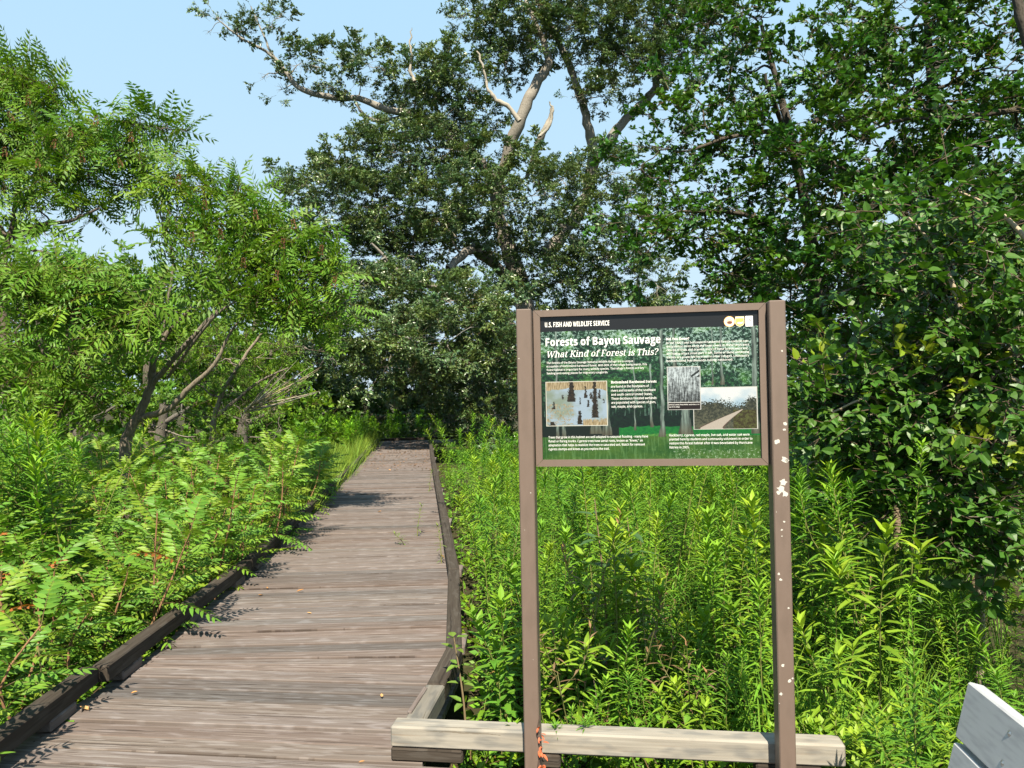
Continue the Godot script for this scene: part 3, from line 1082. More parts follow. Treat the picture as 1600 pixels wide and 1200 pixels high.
# ---------------------------------------------------------------- trees
# limbs: lists of [px, py, ahead, radius]; blobs: [px, py, radius in px, ahead]; clumps: meshes for the crown
func tree(called: String, label: String, category: String, group: String, limbs: Array, blobs: Array, clumps: Array, mat: Material, bark: Color, density: float, size: float, tints: Array, squash := 0.8, foot := true) -> Node3D:
	var first: Array = limbs[0][0]
	var base := P(first[0], first[1], first[2])
	if foot:
		base.y = GROUND
	var t := thing(called, label, category, base, group)
	var joints := []
	for li in limbs.size():
		var pts := []
		var rad := []
		for q in limbs[li]:
			pts.append(P(q[0], q[1], q[2]) - base)
			rad.append(q[3])
		if li == 0 and foot:
			var f: Vector3 = pts[0]
			pts.insert(0, Vector3(f.x * 0.2, -0.1, f.z * 0.2))
			rad.insert(0, rad[0] * 1.25)
			if pts[0].distance_to(pts[1]) < 0.15:
				pts.remove_at(1)
				rad.remove_at(1)
		var line := curve(pts, 5)
		var rr := PackedFloat32Array()
		for i in line.size():
			var s := i / 5.0
			var k := mini(int(s), rad.size() - 2)
			rr.append(lerpf(rad[k], rad[k + 1], clampf(s - k, 0, 1)) * R(0.93, 1.08))
			if i > 0 and i < line.size() - 1:
				line[i] += ball() * rr[i] * 0.35
		var mb := MB.new()
		mb.tube(line, rr, 9, jitter(bark, 0.08))
		part("trunk" if li == 0 else "branch", mb.mesh(), M.bark, t)
		for i in line.size():
			joints.append([line[i], rr[i]])
	var wood := MB.new()
	var at := []
	var cols := []
	for i in clumps.size():
		at.append([])
		cols.append([])
	for bl in blobs:
		var c := P(bl[0], bl[1], bl[3]) - base
		var r: float = bl[2] / FOCAL * bl[3]
		var best := 0
		var far := 1e9
		for j in joints.size():
			var q: Vector3 = joints[j][0]
			var d := q.distance_to(c) + maxf(0.0, q.y - c.y) * 0.25
			if d < far:
				far = d
				best = j
		var from: Vector3 = joints[best][0]
		var r0 := clampf(joints[best][1] * 0.55, 0.008, 0.02 + far * 0.014)
		var bend := ball() * far * 0.14
		var path := curve([from, from.lerp(c, 0.35) + bend + Vector3(0, far * 0.05, 0), from.lerp(c, 0.7) - bend * 0.6, c], 3)
		var rr := PackedFloat32Array()
		for i in path.size():
			rr.append(lerpf(r0, 0.007 + r * 0.004, i / float(path.size() - 1)))
		wood.tube(path, rr, 5, jitter(bark, 0.12))
		for i in range(2, path.size()):
			joints.append([path[i], rr[i]])
		for i in 7:
			var a: Vector3 = path[path.size() - 1 - i % 4]
			var e := c + Vector3(1, squash, 1) * ball().normalized() * r * R(0.6, 0.95)
			var m := a.lerp(e, 0.5) + ball() * r * 0.15
			wood.tube(curve([a, m, e], 2), PackedFloat32Array([0.006 + r * 0.006, 0.005 + r * 0.004, 0.004 + r * 0.003, 0.003, 0.002]), 4, jitter(bark, 0.15))
		var n := int(density * r * r / (size * size) * (bl[4] if bl.size() > 4 else 1.0))
		for i in n:
			var d := ball()
			var depth := pow(R(0.06, 1.0), 0.42)
			var dir := d.normalized()
			var lump := 1.0 + 0.22 * sin(dir.x * 5 + bl[0]) * sin(dir.y * 6 + bl[1])
			var p := c + Vector3(dir.x, dir.y * squash, dir.z) * r * depth * lump
			var z := (dir + Vector3(0, 0.35, 0) + ball() * 0.7).normalized()
			var s := R(0.75, 1.25)
			var b := facing(z, Vector3(R(-0.5, 0.5), 1, R(-0.5, 0.5))).scaled(Vector3(s, s, s))
			var which := rng.randi() % clumps.size()
			at[which].append(Transform3D(b, p))
			cols[which].append(jitter(tints[rng.randi() % tints.size()], 0.14))
	if wood.v.size():
		part("twig", wood.mesh(), M.bark, t, Transform3D(), "stuff")
	for i in clumps.size():
		if at[i].size():
			scatter("crown", clumps[i], mat, at[i], cols[i], t)
	return t


func make_oak() -> void:
	var leaf_c := Color(0.078, 0.128, 0.048)
	var clumps := [twig_mesh(0.62, 100, 0.115, 0.05, leaf_c, 0.3, false, 0.45, 0.9, 5), twig_mesh(0.6, 96, 0.11, 0.052, leaf_c, 0.3, false, 0.45, 1.0, 6)]
	var D := 28.0
	var limbs := [
		[[835, 690, D, 0.461], [832, 560, D, 0.381], [815, 450, D, 0.339], [790, 380, D, 0.295]],
		[[790, 380, D, 0.283], [775, 310, D, 0.246], [790, 250, D - 0.5, 0.221], [815, 185, D - 1, 0.209], [832, 140, D - 1, 0.197], [855, 105, D - 1, 0.154], [850, 70, D - 1, 0.123], [835, 30, D - 1, 0.086], [810, -30, D, 0.049]],
		[[790, 300, D, 0.209], [740, 245, D - 1, 0.184], [690, 205, D - 1, 0.160], [655, 180, D - 1, 0.135], [610, 172, D - 1.5, 0.123], [560, 155, D - 1.5, 0.111], [500, 150, D - 2, 0.098], [460, 130, D - 2, 0.086], [438, 100, D - 2, 0.074], [415, 80, D - 2, 0.049], [375, 58, D - 2, 0.037], [340, 30, D - 2, 0.018]],
		[[434, 98, D - 2, 0.056], [420, 75, D - 2, 0.043], [412, 55, D - 2, 0.031], [392, 10, D - 2, 0.018]],
		[[632, 182, D - 1, 0.061], [590, 188, D - 1.4, 0.061], [570, 180, D - 1.5, 0.056], [555, 160, D - 1.5, 0.043]],
		[[850, 400, D + 0.5, 0.277], [910, 320, D + 0.5, 0.246], [925, 240, D + 0.5, 0.209], [915, 180, D, 0.160], [900, 130, D, 0.135], [880, 80, D, 0.123], [855, 30, D, 0.111], [830, -20, D, 0.092]],
		[[920, 270, D + 0.5, 0.197], [950, 222, D, 0.184], [985, 180, D, 0.166], [1015, 150, D, 0.148], [1026, 125, D, 0.123], [1022, 80, D, 0.098], [1025, 20, D, 0.061]],
		[[700, 420, D - 3, 0.123], [735, 390, D - 2, 0.160], [755, 400, D - 1, 0.184], [790, 430, D, 0.184]],
		[[580, 380, D - 5, 0.031], [640, 440, D - 4, 0.098], [670, 445, D - 3, 0.123], [740, 480, D - 2, 0.148], [815, 520, D, 0.184]],
		[[822, 280, D, 0.074], [845, 215, D - 1, 0.123], [858, 190, D - 1, 0.092], [862, 168, D - 1, 0.049]]]
	var blobs := []
	for q in [[345, 28, 22], [372, 52, 18], [400, 28, 26], [425, 40, 28], [440, 22, 18], [410, 122, 14], [440, 140, 18], [468, 100, 30], [500, 105, 36], [540, 100, 36], [575, 100, 34], [600, 110, 24], [520, 135, 26], [565, 130, 26], [325, 50, 10]]:
		blobs.append([q[0], q[1], q[2] * 0.9, D - 2, 0.55])
	for q in [[650, 130, 40], [690, 115, 42], [722, 130, 34], [665, 175, 38], [710, 170, 40], [745, 190, 34], [640, 165, 24], [735, 15, 30], [765, 50, 26], [800, 25, 38], [785, 70, 30], [825, 70, 36], [865, 55, 36], [720, 30, 16], [905, 35, 44], [950, 45, 46], [995, 40, 46], [1040, 40, 46], [1060, 90, 34], [985, 90, 36], [1025, 100, 28], [920, 95, 24], [870, 15, 36], [940, 150, 24], [900, 150, 16], [972, 130, 26], [790, 105, 24], [1085, 40, 40], [830, 10, 30]]:
		blobs.append([q[0], q[1], q[2], D - R(0, 1.5), 0.95])
	for q in [[500, 290, 38], [475, 318, 32], [442, 275, 12], [455, 300, 14], [545, 262, 36], [585, 240, 40], [625, 235, 44], [665, 240, 44], [715, 235, 42], [755, 250, 40], [540, 325, 48], [595, 325, 54], [650, 320, 56], [705, 315, 56], [760, 320, 46], [830, 260, 30], [850, 305, 42], [885, 290, 38], [905, 350, 34], [955, 270, 40], [990, 320, 40], [565, 390, 52], [620, 395, 56], [680, 390, 50], [735, 375, 40], [800, 400, 40], [865, 370, 36], [845, 430, 34], [935, 400, 44], [985, 420, 46], [1030, 450, 36], [900, 440, 36]]:
		blobs.append([q[0], q[1], q[2], D - R(0, 3.5)])
	for q in [[550, 455, 46], [600, 465, 52], [655, 470, 50], [710, 470, 46], [760, 470, 40], [530, 510, 40], [580, 525, 48], [640, 530, 50], [700, 535, 48], [755, 535, 46], [600, 580, 36], [650, 580, 38], [700, 590, 40], [750, 590, 42], [790, 600, 36], [735, 640, 36], [775, 650, 34], [705, 650, 22], [560, 575, 28], [520, 560, 24], [800, 500, 36], [790, 550, 36], [760, 680, 26]]:
		blobs.append([q[0], q[1], q[2], D - R(2.5, 8.0)])
	var o := tree("live_oak", "huge spreading oak with grey limbs and small dark leaves beyond the boardwalk", "tree", "", limbs, blobs, clumps, M.oak, Color(0.30, 0.29, 0.27), 17.0, 0.5, [Color(1, 1, 1), Color(1.15, 1.1, 0.9), Color(0.85, 0.95, 1.0), Color(1.3, 1.2, 0.9)])
	# bleached dead ends of limbs
	for q in [[[648, 128, 0.12], [641, 110, 0.1], [643, 85, 0.08], [641, 62, 0.06], [644, 42, 0.02]], [[812, 190, 0.16], [792, 165, 0.14], [770, 152, 0.12], [762, 135, 0.09], [757, 110, 0.08], [745, 80, 0.05]], [[842, 215, 0.12], [858, 195, 0.11], [863, 172, 0.09], [857, 160, 0.04]], [[560, 430, 0.1], [600, 410, 0.12], [632, 440, 0.14], [668, 442, 0.15]], [[675, 345, 0.03], [695, 352, 0.05], [715, 370, 0.07]]]:
		var pts := []
		var rr := PackedFloat32Array()
		for e in q:
			pts.append(P(e[0], e[1], D - 2.5) - o.position)
			for k in 4:
				rr.append(e[2])
		var line := curve(pts, 4)
		rr.resize(line.size())
		for i in line.size():
			var s := i / 4.0
			var k := mini(int(s), q.size() - 2)
			rr[i] = lerpf(q[k][2], q[k + 1][2], s - k) * R(0.4, 0.62)
			line[i] += ball() * 0.05
		var mb := MB.new()
		mb.tube(line, rr, 7, Color(0.36, 0.34, 0.30))
		var b := part("dead_branch", mb.mesh(), M.bark, o)
		b.set_meta("label", "bleached bare dead branch")


func seed_clusters(t: Node3D, spots: Array) -> void:
	var mb := MB.new()
	for i in 60:
		var z := R(0, 1)
		var a := R(0, TAU)
		var r := 0.022 * (1.0 - z * 0.8)
		mb.leaf(Transform3D(facing(Vector3(cos(a), sin(a), 0.6)), Vector3(cos(a) * r, sin(a) * r, z * 0.12)), 0.02, 0.013, 0.3, 0.2, jitter(Color(0.17, 0.075, 0.03), 0.3))
	var m := mb.mesh()
	for q in spots:
		part("seed_cluster", m, M.dry, t, Transform3D(facing(Vector3(R(-0.3, 0.3), 1, R(-0.2, 0.5)), Vector3.BACK), P(q[0], q[1], q[2]) - t.position))


func make_left_trees() -> void:
	var g := Color(0.112, 0.215, 0.025)
	var ros := [rosette_mesh(9, 0.36, g), rosette_mesh(8, 0.40, g)]
	var tints := [Color(1, 1, 1), Color(0.9, 0.95, 0.95), Color(1.18, 1.08, 0.8), Color(0.8, 0.95, 0.9), Color(1.05, 1.05, 1)]
	var D := 10.5
	var t1 := tree("sumac_tree", "tall feathery-leaved tree with red-tinged tufts and a forked grey trunk", "tree", "",
		[[[12, 640, D, 0.061], [8, 520, D, 0.054], [6, 420, D, 0.048], [15, 370, D, 0.041]],
		[[15, 375, D, 0.034], [60, 352, D, 0.031], [110, 345, D - 0.3, 0.024], [155, 325, D - 0.5, 0.014]],
		[[8, 390, D, 0.027], [60, 392, D - 0.3, 0.020], [120, 410, D - 0.5, 0.014]],
		[[15, 370, D, 0.034], [30, 290, D, 0.027], [40, 200, D, 0.017], [35, 120, D, 0.010]],
		[[30, 290, D, 0.020], [100, 240, D, 0.017], [160, 215, D, 0.010]],
		[[10, 370, D, 0.027], [-30, 290, D, 0.020], [-40, 180, D, 0.014]]],
		[[20, 110, 34, D], [60, 130, 34, D], [-20, 120, 40, D], [75, 170, 30, D], [30, 170, 40, D], [10, 220, 44, D], [60, 230, 44, D], [110, 225, 36, D - 0.3], [155, 205, 30, D - 0.3], [190, 195, 26, D - 0.4], [225, 200, 24, D - 0.4], [260, 200, 20, D - 0.4], [292, 205, 14, D - 0.4], [140, 245, 34, D - 0.4], [190, 240, 34, D - 0.4], [230, 250, 28, D - 0.4], [20, 280, 40, D - 0.2], [80, 285, 40, D - 0.2], [140, 285, 34, D - 0.3], [190, 290, 30, D - 0.3], [-20, 240, 50, D], [60, 325, 24, D - 0.3], [130, 330, 24, D - 0.3], [-20, 330, 30, D]],
		ros, M.sumac, Color(0.13, 0.115, 0.10), 14.0, 0.42, tints, 0.75)
	seed_clusters(t1, [[45, 165, 9.8], [82, 232, 9.7], [110, 215, 9.6], [130, 255, 9.7], [205, 222, 9.6], [60, 262, 9.7], [150, 195, 9.7], [20, 190, 9.8], [8, 245, 9.7], [190, 262, 9.6]])
	D = 9.5
	var t2 := tree("sumac_tree", "spreading feathery-leaved tree with pale bare lower branches beside the boardwalk", "tree", "",
		[[[195, 705, D, 0.068], [205, 672, D, 0.061], [215, 650, D, 0.058], [235, 605, D, 0.051], [240, 560, D, 0.041], [262, 520, D, 0.031], [300, 480, D, 0.020]],
		[[216, 655, D, 0.041], [262, 640, D - 0.2, 0.037], [290, 612, D - 0.3, 0.034], [335, 570, D - 0.4, 0.024], [360, 520, D - 0.4, 0.017], [410, 450, D - 0.4, 0.010]],
		[[238, 600, D, 0.034], [290, 540, D - 0.2, 0.031], [345, 480, D - 0.3, 0.024], [400, 430, D - 0.3, 0.014]],
		[[250, 540, D, 0.024], [262, 470, D, 0.020], [270, 400, D, 0.014], [245, 320, D, 0.008]],
		[[262, 590, D, 0.020], [330, 500, D - 0.6, 0.017], [370, 470, D - 0.6, 0.010]],
		[[215, 655, D, 0.014], [280, 680, D - 0.3, 0.008], [305, 682, D - 0.4, 0.005]]],
		[[280, 270, 30, D], [255, 300, 24, D], [310, 300, 34, D], [350, 300, 34, D], [390, 305, 26, D], [290, 345, 36, D], [340, 350, 40, D - 0.3], [390, 350, 40, D - 0.3], [430, 360, 36, D - 0.3], [270, 390, 28, D], [320, 400, 36, D - 0.4], [375, 405, 40, D - 0.4], [430, 405, 42, D - 0.4], [475, 390, 36, D - 0.4], [505, 410, 32, D - 0.4], [525, 440, 30, D - 0.4], [480, 440, 40, D - 0.5], [430, 455, 40, D - 0.5], [385, 455, 34, D - 0.5], [540, 480, 26, D - 0.4], [500, 490, 30, D - 0.4], [450, 500, 32, D - 0.3], [330, 450, 24, D]],
		ros, M.sumac, Color(0.20, 0.18, 0.155), 14.5, 0.42, tints, 0.75)
	seed_clusters(t2, [[278, 290, 8.7], [320, 330, 8.6], [345, 375, 8.6], [440, 390, 8.4], [460, 360, 8.5], [400, 345, 8.5], [500, 400, 8.5], [380, 420, 8.4], [520, 450, 8.5], [300, 380, 8.7], [430, 440, 8.4]])
	# lower growth behind the shrubs
	D = 8.8
	tree("sumac_tree", "low feathery-leaved tree standing in front of the tall forked one", "tree", "",
		[[[90, 680, D, 0.048], [95, 600, D, 0.041], [110, 520, D, 0.034], [120, 460, D, 0.020]], [[95, 590, D, 0.027], [50, 520, D, 0.020], [20, 470, D, 0.014]], [[105, 540, D, 0.027], [170, 480, D, 0.020], [200, 450, D, 0.010]]],
		[[20, 410, 34, D], [60, 430, 40, D], [110, 430, 40, D], [160, 450, 40, D], [30, 470, 44, D], [90, 480, 44, D], [140, 500, 44, D], [200, 470, 34, D], [20, 530, 44, D], [80, 540, 44, D], [190, 520, 38, D], [235, 490, 30, D], [-20, 460, 44, D], [40, 590, 40, D], [140, 560, 40, D], [100, 610, 36, D], [300, 470, 30, D + 3], [250, 440, 26, D + 3], [60, 640, 36, D], [150, 620, 30, D]],
		ros, M.sumac, Color(0.14, 0.12, 0.10), 11.0, 0.42, [Color(1, 1, 0.95), Color(0.9, 1, 0.95), Color(1.15, 1.08, 0.9)], 0.8)
	var fine := [twig_mesh(0.4, 46, 0.085, 0.018, Color(0.115, 0.215, 0.022), 0.25, false, 0.45, 0.8, 5)]
	tree("willowy_shrub", "tall fine-leaved shrub arching over bare grey twigs behind the sumac", "shrub", "",
		[[[330, 690, 13.0, 0.05], [345, 620, 13.0, 0.04], [380, 560, 13.0, 0.03], [410, 520, 13.0, 0.02]], [[340, 650, 13.0, 0.03], [400, 600, 13, 0.025], [450, 575, 12.8, 0.012]]],
		[[350, 560, 40, 13.2], [400, 560, 44, 13.2], [440, 540, 40, 13.2], [300, 600, 40, 13.2], [360, 620, 40, 13.2], [410, 610, 40, 13.2], [330, 650, 40, 13.0], [390, 660, 36, 13.0], [430, 640, 28, 13.2], [450, 600, 26, 13.2], [270, 560, 36, 13.4], [480, 545, 26, 13.2]],
		fine, M.weed, Color(0.24, 0.21, 0.18), 13.0, 0.4, [Color(1, 1, 1), Color(0.9, 0.95, 1), Color(1.15, 1.1, 0.9)])
	# fan of bare dead twigs
	var dead := thing("dead_brush", "fan of bare dead grey twigs leaning from the bushes near the grass", "dead brush", P(385, 640, 12.2))
	var mb := MB.new()
	for i in 14:
		var a := P(R(380, 395), R(632, 645), 12.2) - dead.position
		var e := P(R(435, 502), R(562, 618), 12.2 - R(0.0, 0.8)) - dead.position
		mb.tube(curve([a, a.lerp(e, 0.5) + Vector3(0, R(-0.06, 0.02), 0), e], 3), PackedFloat32Array([0.012, 0.011, 0.01, 0.008, 0.006, 0.004, 0.002]), 4, jitter(Color(0.30, 0.26, 0.19), 0.2))
	part("twig", mb.mesh(), M.twig, dead)


func make_right_trees() -> void:
	var g := Color(0.050, 0.124, 0.018)
	var clumps := [twig_mesh(0.46, 64, 0.068, 0.047, g, 0.32, true, 0.36, 0.9, 6), twig_mesh(0.46, 64, 0.066, 0.046, g, 0.32, true, 0.36, 1.0, 7)]
	var tints := [Color(1, 1, 1), Color(0.85, 0.98, 1.1), Color(1.3, 1.2, 0.8), Color(0.9, 1, 0.9)]
	var D := 10.0
	var bark := Color(0.085, 0.078, 0.068)
	tree("broadleaf_tree", "tall dark green broad-leaved tree reaching over toward the oak", "tree", "",
		[[[1290, 660, D, 0.102], [1280, 500, D, 0.090], [1265, 360, D, 0.078], [1240, 240, D, 0.060], [1215, 130, D, 0.042], [1190, 40, D, 0.024]],
		[[1265, 370, D, 0.048], [1230, 222, D - 0.4, 0.036], [1160, 210, D - 0.6, 0.027], [1080, 235, D - 0.8, 0.018]],
		[[1240, 240, D, 0.036], [1205, 150, D - 0.5, 0.027], [1195, 115, D - 0.6, 0.018]],
		[[1270, 420, D, 0.042], [1180, 340, D - 0.6, 0.030], [1060, 330, D - 1, 0.015]],
		[[1280, 520, D, 0.036], [1220, 470, D - 0.4, 0.024], [1150, 430, D - 0.6, 0.012]],
		[[1240, 240, D, 0.036], [1300, 150, D, 0.030], [1330, 60, D, 0.018]]],
		[[1105, 30, 38, D], [1145, 55, 40, D], [1190, 25, 34, D], [1120, 95, 40, D], [1165, 110, 36, D], [1080, 150, 40, D - 0.3], [1130, 165, 40, D - 0.3], [1185, 180, 40, D - 0.3], [1065, 210, 40, D - 0.5], [1030, 235, 32, D - 0.6], [1120, 230, 42, D - 0.5], [1180, 245, 44, D - 0.5], [1240, 170, 40, D], [1260, 115, 36, D], [1300, 80, 36, D], [1000, 265, 26, D - 0.6], [1050, 290, 44, D - 0.6], [1110, 300, 46, D - 0.6], [1170, 310, 46, D - 0.5], [1230, 290, 46, D - 0.3], [1000, 345, 36, D - 0.8], [1045, 360, 40, D - 0.8], [1010, 395, 30, D - 0.9], [1100, 370, 40, D - 0.6], [1160, 380, 44, D - 0.5], [1220, 370, 46, D - 0.3], [1130, 430, 40, D - 0.5], [1180, 440, 42, D - 0.4], [1235, 440, 44, D - 0.2], [1110, 470, 20, D - 0.5], [1160, 480, 30, D - 0.4], [1215, 500, 40, D]],
		clumps, M.broad, bark, 20.0, 0.42, tints, 0.75)
	D = 8.6
	tree("broadleaf_tree", "large dense broad-leaved tree with a long level limb above the weeds", "tree", "",
		[[[1480, 700, D, 0.096], [1475, 520, D, 0.090], [1470, 360, D, 0.078], [1460, 200, D, 0.060], [1450, 60, D, 0.042], [1440, -40, D, 0.024]],
		[[1600, 170, D - 0.6, 0.036], [1540, 178, D - 0.7, 0.030], [1480, 186, D - 0.8, 0.025], [1415, 186, D - 0.9, 0.018], [1370, 200, D - 1.0, 0.009]],
		[[1470, 360, D, 0.042], [1390, 290, D - 0.5, 0.030], [1310, 260, D - 0.8, 0.018]],
		[[1472, 450, D, 0.036], [1550, 380, D - 0.5, 0.030], [1620, 330, D - 0.8, 0.018]],
		[[1475, 520, D, 0.036], [1390, 450, D - 0.5, 0.024], [1320, 430, D - 0.7, 0.012]],
		[[1625, 120, D - 1.5, 0.054], [1600, 40, D - 1.5, 0.048], [1580, -30, D - 1.5, 0.042]]],
		[[1330, 40, 46, D], [1385, 25, 50, D], [1440, 20, 50, D], [1500, 25, 54, D], [1560, 40, 54, D], [1340, 110, 50, D - 0.3], [1400, 95, 50, D - 0.3], [1460, 95, 54, D - 0.3], [1530, 110, 54, D - 0.3], [1590, 110, 50, D - 0.3], [1310, 180, 50, D - 0.5], [1370, 175, 50, D - 0.6], [1440, 160, 50, D - 0.4], [1510, 190, 54, D - 0.4], [1580, 200, 54, D - 0.4], [1300, 250, 50, D - 0.7], [1360, 250, 50, D - 0.6], [1430, 240, 54, D - 0.5], [1500, 265, 54, D - 0.5], [1570, 280, 54, D - 0.5], [1300, 330, 50, D - 0.5], [1360, 330, 54, D - 0.5], [1430, 320, 54, D - 0.4], [1500, 340, 54, D - 0.4], [1580, 360, 54, D - 0.5], [1290, 410, 50, D - 0.4], [1350, 410, 54, D - 0.4], [1420, 405, 54, D - 0.4], [1490, 420, 54, D - 0.3], [1570, 440, 54, D - 0.4], [1280, 480, 46, D - 0.3], [1340, 490, 50, D - 0.3], [1410, 490, 54, D - 0.3], [1480, 500, 54, D - 0.3], [1560, 520, 54, D - 0.3], [1290, 550, 46, D - 0.2], [1350, 565, 46, D - 0.2], [1420, 570, 50, D - 0.2], [1490, 585, 50, D - 0.2], [1570, 600, 54, D - 0.2], [1300, 620, 40, D], [1370, 640, 40, D], [1440, 650, 40, D]],
		clumps, M.broad, bark, 21.0, 0.42, tints, 0.78)
	# the nearest shrub: every leafy shoot is a part
	var big := Color(0.062, 0.146, 0.019)
	var shoots := []
	for i in 5:
		shoots.append(twig_mesh(0.36, 20, 0.066, 0.050, jitter(big, 0.14), 0.2, true, 0.34, 1.0, 2))
	for i in 2:
		shoots.append(twig_mesh(0.34, 14, 0.074, 0.056, Color(0.175, 0.25, 0.018), 0.2, true, 0.34, 1.0, 2))
	var near := thing("tallow_shrub", "shrub with large pointed heart-shaped leaves and yellowing shoots behind the bench", "shrub", Vector3(2.9, GROUND, -4.6))
	var sticks := [
		[[1520, 800, 4.6], [1500, 720, 4.7], [1490, 640, 4.6], [1530, 570, 4.5], [1590, 520, 4.4]],
		[[1520, 800, 4.6], [1400, 720, 5.0], [1395, 660, 4.9], [1430, 620, 4.8], [1480, 560, 4.7], [1500, 480, 4.6]],
		[[1395, 660, 4.9], [1385, 640, 4.9], [1340, 660, 4.8]],
		[[1430, 620, 4.8], [1385, 641, 4.8], [1360, 620, 4.7], [1300, 645, 4.8]],
		[[1490, 640, 4.6], [1560, 580, 4.5], [1600, 480, 4.4], [1610, 380, 4.3]],
		[[1500, 480, 4.6], [1470, 400, 4.6], [1420, 340, 4.6]],
		[[1610, 380, 4.3], [1560, 330, 4.4], [1500, 300, 4.4]],
		[[1520, 800, 4.6], [1580, 760, 4.3], [1620, 700, 4.2]],
		[[1500, 720, 4.7], [1460, 760, 4.4], [1450, 800, 4.2]],
		[[1520, 800, 4.6], [1560, 790, 4.2], [1600, 810, 4.0], [1640, 830, 3.9]],
		[[1530, 570, 4.5], [1600, 600, 4.2], [1660, 640, 4.1]]]
	var spots := []
	for s in sticks:
		var pts := []
		for q in s:
			pts.append(P(q[0], q[1], q[2]) - near.position)
		var line := curve(pts, 4)
		var rr := PackedFloat32Array()
		for i in line.size():
			rr.append(lerpf(0.017, 0.006, i / float(line.size() - 1)))
		var mb := MB.new()
		mb.tube(line, rr, 6, jitter(Color(0.34, 0.28, 0.20), 0.1))
		part("branch", mb.mesh(), M.twig, near)
		for i in range(2, line.size()):
			spots.append(line[i])
	var stem := MB.new()
	var foot := P(1520, 800, 4.6) - near.position
	stem.tube(curve([Vector3(foot.x, -0.05, foot.z), foot * Vector3(1, 0.5, 1) + Vector3(0.03, 0, 0), foot], 3), PackedFloat32Array([0.03, 0.028, 0.026, 0.024, 0.022, 0.02, 0.018]), 7, Color(0.3, 0.25, 0.18))
	part("stem", stem.mesh(), M.twig, near)
	for i in 285:
		var c: Vector3 = spots[rng.randi() % spots.size()]
		var p := c + ball() * Vector3(0.34, 0.3, 0.34)
		var z := (p - c).normalized() + Vector3(R(-0.4, 0.4), R(-0.3, 0.25), R(0.0, 0.6))
		var which := rng.randi() % shoots.size() if rng.randf() < 0.5 else rng.randi() % 5
		var s := R(0.8, 1.15)
		part("leafy_shoot", shoots[which], M.broad, near, Transform3D(facing(z, Vector3(R(-0.4, 0.4), 1, 0.4)).scaled(Vector3(s, s, s)), p))
	var extra := []
	var extra_c := []
	for i in 420:
		var c: Vector3 = spots[rng.randi() % spots.size()]
		var p := c + ball() * Vector3(0.4, 0.32, 0.5) + Vector3(0, 0, -0.3)
		var s := R(0.8, 1.15)
		extra.append(Transform3D(facing(Vector3(R(-1, 1), R(-0.3, 0.4), R(-0.4, 1)), Vector3(R(-0.4, 0.4), 1, 0.4)).scaled(Vector3(s, s, s)), p))
		extra_c.append(jitter(Color.WHITE, 0.15))
	scatter("foliage", shoots[1], M.broad, extra, extra_c, near)
	# leafy bushes at the foot of the trees
	for q in [["shrub with rounded bright leaves right behind the sign", 1265, 6.4, [[1255, 560, 26], [1270, 610, 34], [1250, 650, 30], [1290, 660, 36], [1270, 700, 34], [1310, 710, 34], [1340, 680, 34], [1245, 610, 20]]], ["low shaded shrub filling the hollow under the tallow shrub", 1520, 6.6, [[1440, 830, 40], [1500, 820, 44], [1560, 830, 44], [1470, 880, 40], [1530, 890, 44], [1590, 880, 44], [1480, 930, 36], [1550, 940, 40]]], ["shaded leafy shrub among the trunks beside the tallow shrub", 1400, 6.9, [[1370, 610, 34], [1400, 650, 38], [1350, 670, 34], [1430, 690, 38], [1380, 710, 36], [1340, 740, 34], [1420, 750, 34], [1460, 720, 34], [1520, 700, 40], [1580, 690, 44]]]]:
		var bl := []
		for e in q[3]:
			bl.append([e[0], e[1], e[2], q[2]])
		tree("leafy_shrub", q[0], "shrub", "", [[[q[1], 760, q[2], 0.03], [q[1] + 10, 700, q[2], 0.025], [q[1] + 5, 620, q[2], 0.015]], [[q[1] + 8, 710, q[2], 0.02], [q[1] + 50, 660, q[2], 0.012]]], bl, [twig_mesh(0.3, 14, 0.07, 0.052, Color(0.085, 0.17, 0.02), 0.25, true, 0.36, 0.9, 2)], M.broad, Color(0.25, 0.2, 0.15), 12.0, 0.3, [Color(1, 1, 1), Color(1.35, 1.25, 0.8), Color(0.85, 0.95, 1)])


